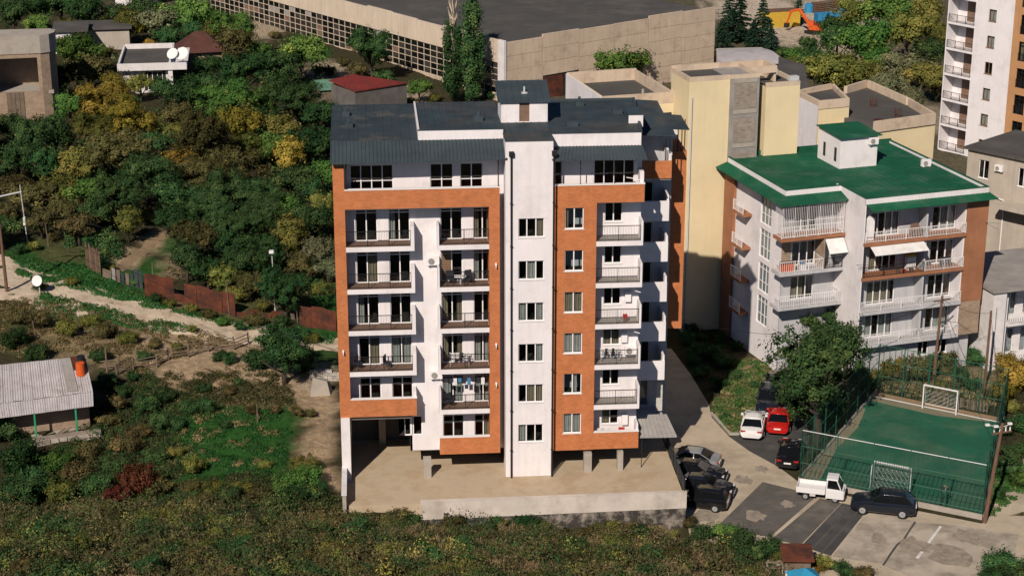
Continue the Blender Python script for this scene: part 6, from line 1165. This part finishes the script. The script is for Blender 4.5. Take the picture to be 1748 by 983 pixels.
# poplars
for px, py, hp, hue, lb in ((807,178,15.5,'green','tall slender green poplar beside the bare-topped poplar'),(774,176,15.5,'green','tall poplar with a bare grey top behind the roof')):
    p = gpt(px, py); D_ = depth(p); hm = {807:172, 774:130}[px]*D_/F/.96; t = thing('poplar_tree', lb, 'tree', p); t.scale = (hm*1.05, hm*1.05, hm)
    if px == 774: t.scale = (hm*1.3, hm*1.3, hm)
    link('trunk', trunk_mesh('poplar', 0), t); crown('crown', 'poplar', px % 2, 'leaf_dark', t)
    if px == 774:
        b = MB(); rr_ = random.Random(6); b.tube([(0,0,.8),(0,0,1.3)], [.012,.004], 5)
        for i in range(34): a = rr_.uniform(0,6.28); z = rr_.uniform(.75,1.15); l = rr_.uniform(.12,.24); b.tube([(0,0,z),(.03*math.cos(a),.03*math.sin(a),z+l*.5),(.045*math.cos(a),.045*math.sin(a),z+l)], [.006,.004,.0015], 4)
        b.build('bare_branches', 'concrete_panel', t)
for px, py, hp in ((1243,66,80),(1262,72,88),(1300,86,88),(1232,92,62),(1285,92,60),(1315,92,52),(1362,40,46),(1412,58,36)):
    p = gpt(px, py); hm = hp*depth(p)/F/.96; t = thing('conifer_tree', f'dark green conifer in the row {"behind the pale curved roof" if px < 1330 else "beside the orange excavator"}', 'tree', p, rt.uniform(0, 6), 'conifers at the builders yard'); t.scale = (hm*1.15, hm*1.15, hm); link('trunk', trunk_mesh('conifer', 0), t); crown('crown', 'conifer', px % 2, 'leaf_conifer', t)
# ------------------------------------------------------------------ ground cover nobody could count
patchy = lambda X, Y, s=.5, o=0: np.sin(X*s+2*np.sin(Y*s*1.3+o))+np.sin(Y*s*1.7+1.5*np.sin(X*s*.9+o))
def tufts(name, label, cat, pts, nl, size, asp, matname, rad, hgt_, upb, seed):
    rng = np.random.default_rng(seed); n = len(pts); pts = np.asarray(pts); s = rng.uniform(.55, 1.3, n)*(1 if hgt_ < .9 else .75+.5*np.clip(patchy(pts[:, 0], pts[:, 1], 1.1, seed), -.6, 1.4)); idx = np.repeat(np.arange(n), nl); k = len(idx)
    a = rng.uniform(0, 6.28, k); rr_ = np.sqrt(rng.random(k))*rad*s[idx]; x = pts[idx, 0]+rr_*np.cos(a); y = pts[idx, 1]+rr_*np.sin(a); zz = rng.random(k)**.8*hgt_*s[idx]*(1-.55*(rr_/(rad*s[idx]))**2)
    P_ = np.stack([x, y, hq(x, y)+zz], 1); N_ = np.stack([np.cos(a)*rr_/rad, np.sin(a)*rr_/rad, np.full(k, .5)], 1)+rng.normal(size=(k, 3))*.3; N_ /= np.linalg.norm(N_, axis=1, keepdims=True)
    V, Q = leaf_quads(P_, N_, size*rng.uniform(.6, 1.3, k), asp, rng, upb); tint = np.clip(rng.random(n)[idx]*.7+rng.random(k)*.4, 0, 1)
    o = link(name, fast_mesh(name, V, Q, matname, tint)); tag(o, label, cat); return stuff(o)
rg = np.random.default_rng(3)
def scat(n, poly, mn=-.9):
    xs = [p[0] for p in poly]; ys = [p[1] for p in poly]; out = []
    while len(out) < n:
        px, py = rg.uniform(min(xs), max(xs)), rg.uniform(min(ys), max(ys))
        if inpoly(px, py, poly):
            p = hit(px, py)
            if patchy(p[0], p[1], 1.3, 3) > mn: out.append((p[0], p[1]))
    return out
def scat_xy(n, x0, x1, y0, y1, f): 
    X = rg.uniform(x0, x1, n*3); Y = rg.uniform(y0, y1, n*3); m_ = f(X, Y); return np.stack([X[m_], Y[m_]], 1)[:n]
edge = lambda X: np.where(X < -11.9, -3.2+.6*np.sin(X*.8), np.where(X < 1, -5.6, np.where(X < 11.7, -6.1, -6.5-.5*(X-11.6))))
inscrub = lambda X, Y: (Y < edge(X)) & ((X < 15.5) | (Y < -9))
tufts('undergrowth', 'dense dark undergrowth on the thicket floor behind the dirt road', 'undergrowth', UG[0], 190, .15, 1.5, 'leaf_dark', 1.15, 1.5, .3, 21)
tufts('dry_undergrowth', 'brownish undergrowth on the thicket floor behind the dirt road', 'undergrowth', UG[1], 170, .15, 1.6, 'leaf_brown', 1.1, 1.4, .4, 22)
tufts('scrub', 'dense brown-green scrub covering the slope below the terrace', 'scrub', scat_xy(2100, -42, 17.5, -31, -3, lambda X, Y: inscrub(X, Y) & (patchy(X, Y) > -1.1)), 150, .085, 2.0, 'scrub', .85, 1.05, 1.0, 1)
tufts('green_scrub', 'darker green shrubs mixed through the scrub slope', 'scrub', scat_xy(700, -42, 17.5, -31, -3, lambda X, Y: inscrub(X, Y) & (patchy(X, Y, .6, 2) > .1)), 150, .088, 1.6, 'leaf_dark', .9, 1.5, .3, 2)
tufts('ochre_scrub', 'patches of ochre weeds in the scrub slope', 'scrub', scat_xy(520, -42, 17.5, -31, -3, lambda X, Y: inscrub(X, Y) & (patchy(X, Y, .8, 4) > .9)), 100, .08, 1.8, 'leaf_olive', .55, 1.0, .6, 3)
tufts('dry_grass', 'tall straw-coloured grass tufts on the scrub slope', 'grass', scat_xy(900, -9, 17, -22, -5, lambda X, Y: inscrub(X, Y) & (patchy(X, Y, .7, 1) > .2)), 46, .055, 9, 'straw', .32, .6, 3.2, 4)
tufts('meadow_grass', 'bright green grass of the meadow left of the brick building', 'grass', scat(900, [(310,715),(370,690),(470,700),(500,740),(485,795),(420,835),(345,840),(300,780)], -.2), 26, .075, 2.6, 'grass', .38, .15, 1.6, 5)
tufts('verge_grass', 'green grass verges beside the dirt road and fence', 'grass', scat(800, [(30,440),(140,455),(250,510),(400,550),(570,575),(570,590),(420,560),(230,520),(130,495),(30,470)])+scat(260, [(70,500),(200,530),(330,560),(300,575),(150,545),(60,520)]), 28, .085, 2.2, 'grass', .4, .25, 1.4, 6)
tufts('rough_grass', 'rough olive grass on the slope between road and shack', 'grass', scat(650, [(0,510),(120,515),(330,565),(420,580),(330,600),(240,640),(160,600),(0,610)])+scat(160, [(240,650),(420,620),(500,650),(500,700),(300,690)]), 26, .085, 2.4, 'grass_dry', .4, .22, 1.6, 7)
tufts('meadow_weeds', 'olive weeds and seed heads scattered through the green meadow', 'weeds', scat(60, [(310,705),(370,680),(490,690),(510,740),(490,810),(420,845),(335,850),(290,780)], .5), 50, .075, 1.8, 'grass_dry', .4, .4, 1.2, 15)
tufts('bank_grass', 'mixed grass on the bank beside the white saloon', 'grass', scat(900, [(1215,700),(1262,615),(1310,620),(1295,690),(1262,740),(1246,738)])+scat(250, [(1690,800),(1748,790),(1748,840),(1690,880)]), 26, .10, 2.0, 'grass', .35, .2, 1.5, 8)
tufts('bank_straw', 'dry straw mixed into the grass bank beside the white saloon', 'grass', scat(420, [(1215,700),(1262,615),(1310,620),(1295,690),(1262,740),(1246,738)])+scat(200, [(1480,660),(1640,640),(1700,690),(1660,700)]), 22, .10, 2.4, 'grass_dry', .35, .2, 1.8, 9)

tufts('weeds', 'dark weeds filling the hollow between shack and meadow', 'weeds', scat(520, [(165,690),(250,640),(330,680),(300,730),(310,800),(300,860),(0,860),(0,800),(120,760)])+scat(260, [(300,830),(440,820),(570,850),(560,865),(300,865)]), 60, .085, 1.6, 'leaf_dark', .5, .5, .8, 10)
tufts('dry_weeds', 'brown dry weeds between the shrubs around the meadow', 'weeds', scat(420, [(165,690),(250,640),(330,680),(300,730),(310,800),(300,860),(60,860),(120,760)])+scat(240, [(300,825),(440,810),(570,850),(560,865),(300,865)])+scat(200, [(280,640),(480,640),(500,690),(320,690)]), 50, .08, 2.0, 'scrub', .5, .5, 1.0, 11)
for e in '60 905 26 dark;140 930 24 olive;210 900 22 brown;290 940 28 dark;370 915 24 olive;430 950 26 dark;500 905 22 brown;560 935 26 olive;90 960 28 brown;250 965 24 dark;330 885 20 brown;470 880 20 dark;610 900 24 dark;660 935 24 olive;600 970 26 brown;700 890 22 dark;760 905 20 brown;740 945 24 dark;850 890 16 dark;930 905 20 brown;980 925 24 dark;1050 900 20 olive;1090 905 18 dark;1020 955 22 brown;1110 950 22 dark;880 930 18 dark;20 945 26 dark;170 975 26 dark;400 975 24 brown;520 975 24 dark;655 905 10 yellow;235 955 14 yellow;560 900 12 yellow;690 895 10 yellow'.split(';'):
    a = e.split(); plant('bush', float(a[0]), float(a[1]), float(a[2])*1.1, a[3])

for i in range(62):
    px = rt.uniform(-5, 1180); py = rt.uniform(878, 990)
    plant('bush', px, py, rt.uniform(20, 38), rt.choice(('brown','brown','brown','olive','dark')), sy=.7)
for i, (px, py) in enumerate(((-40,40),(-45,120),(-60,210),(-35,270),(-80,320),(-45,370),(-110,60),(-120,150),(-110,260),(-100,390),(-160,110),(-160,300),(1790,300),(1800,120),(1800,30))): plant('big' if i % 2 else 'tree', px, py, 40+6*(i % 3), ('dark','green','brown','olive')[i % 4], sy=.95)
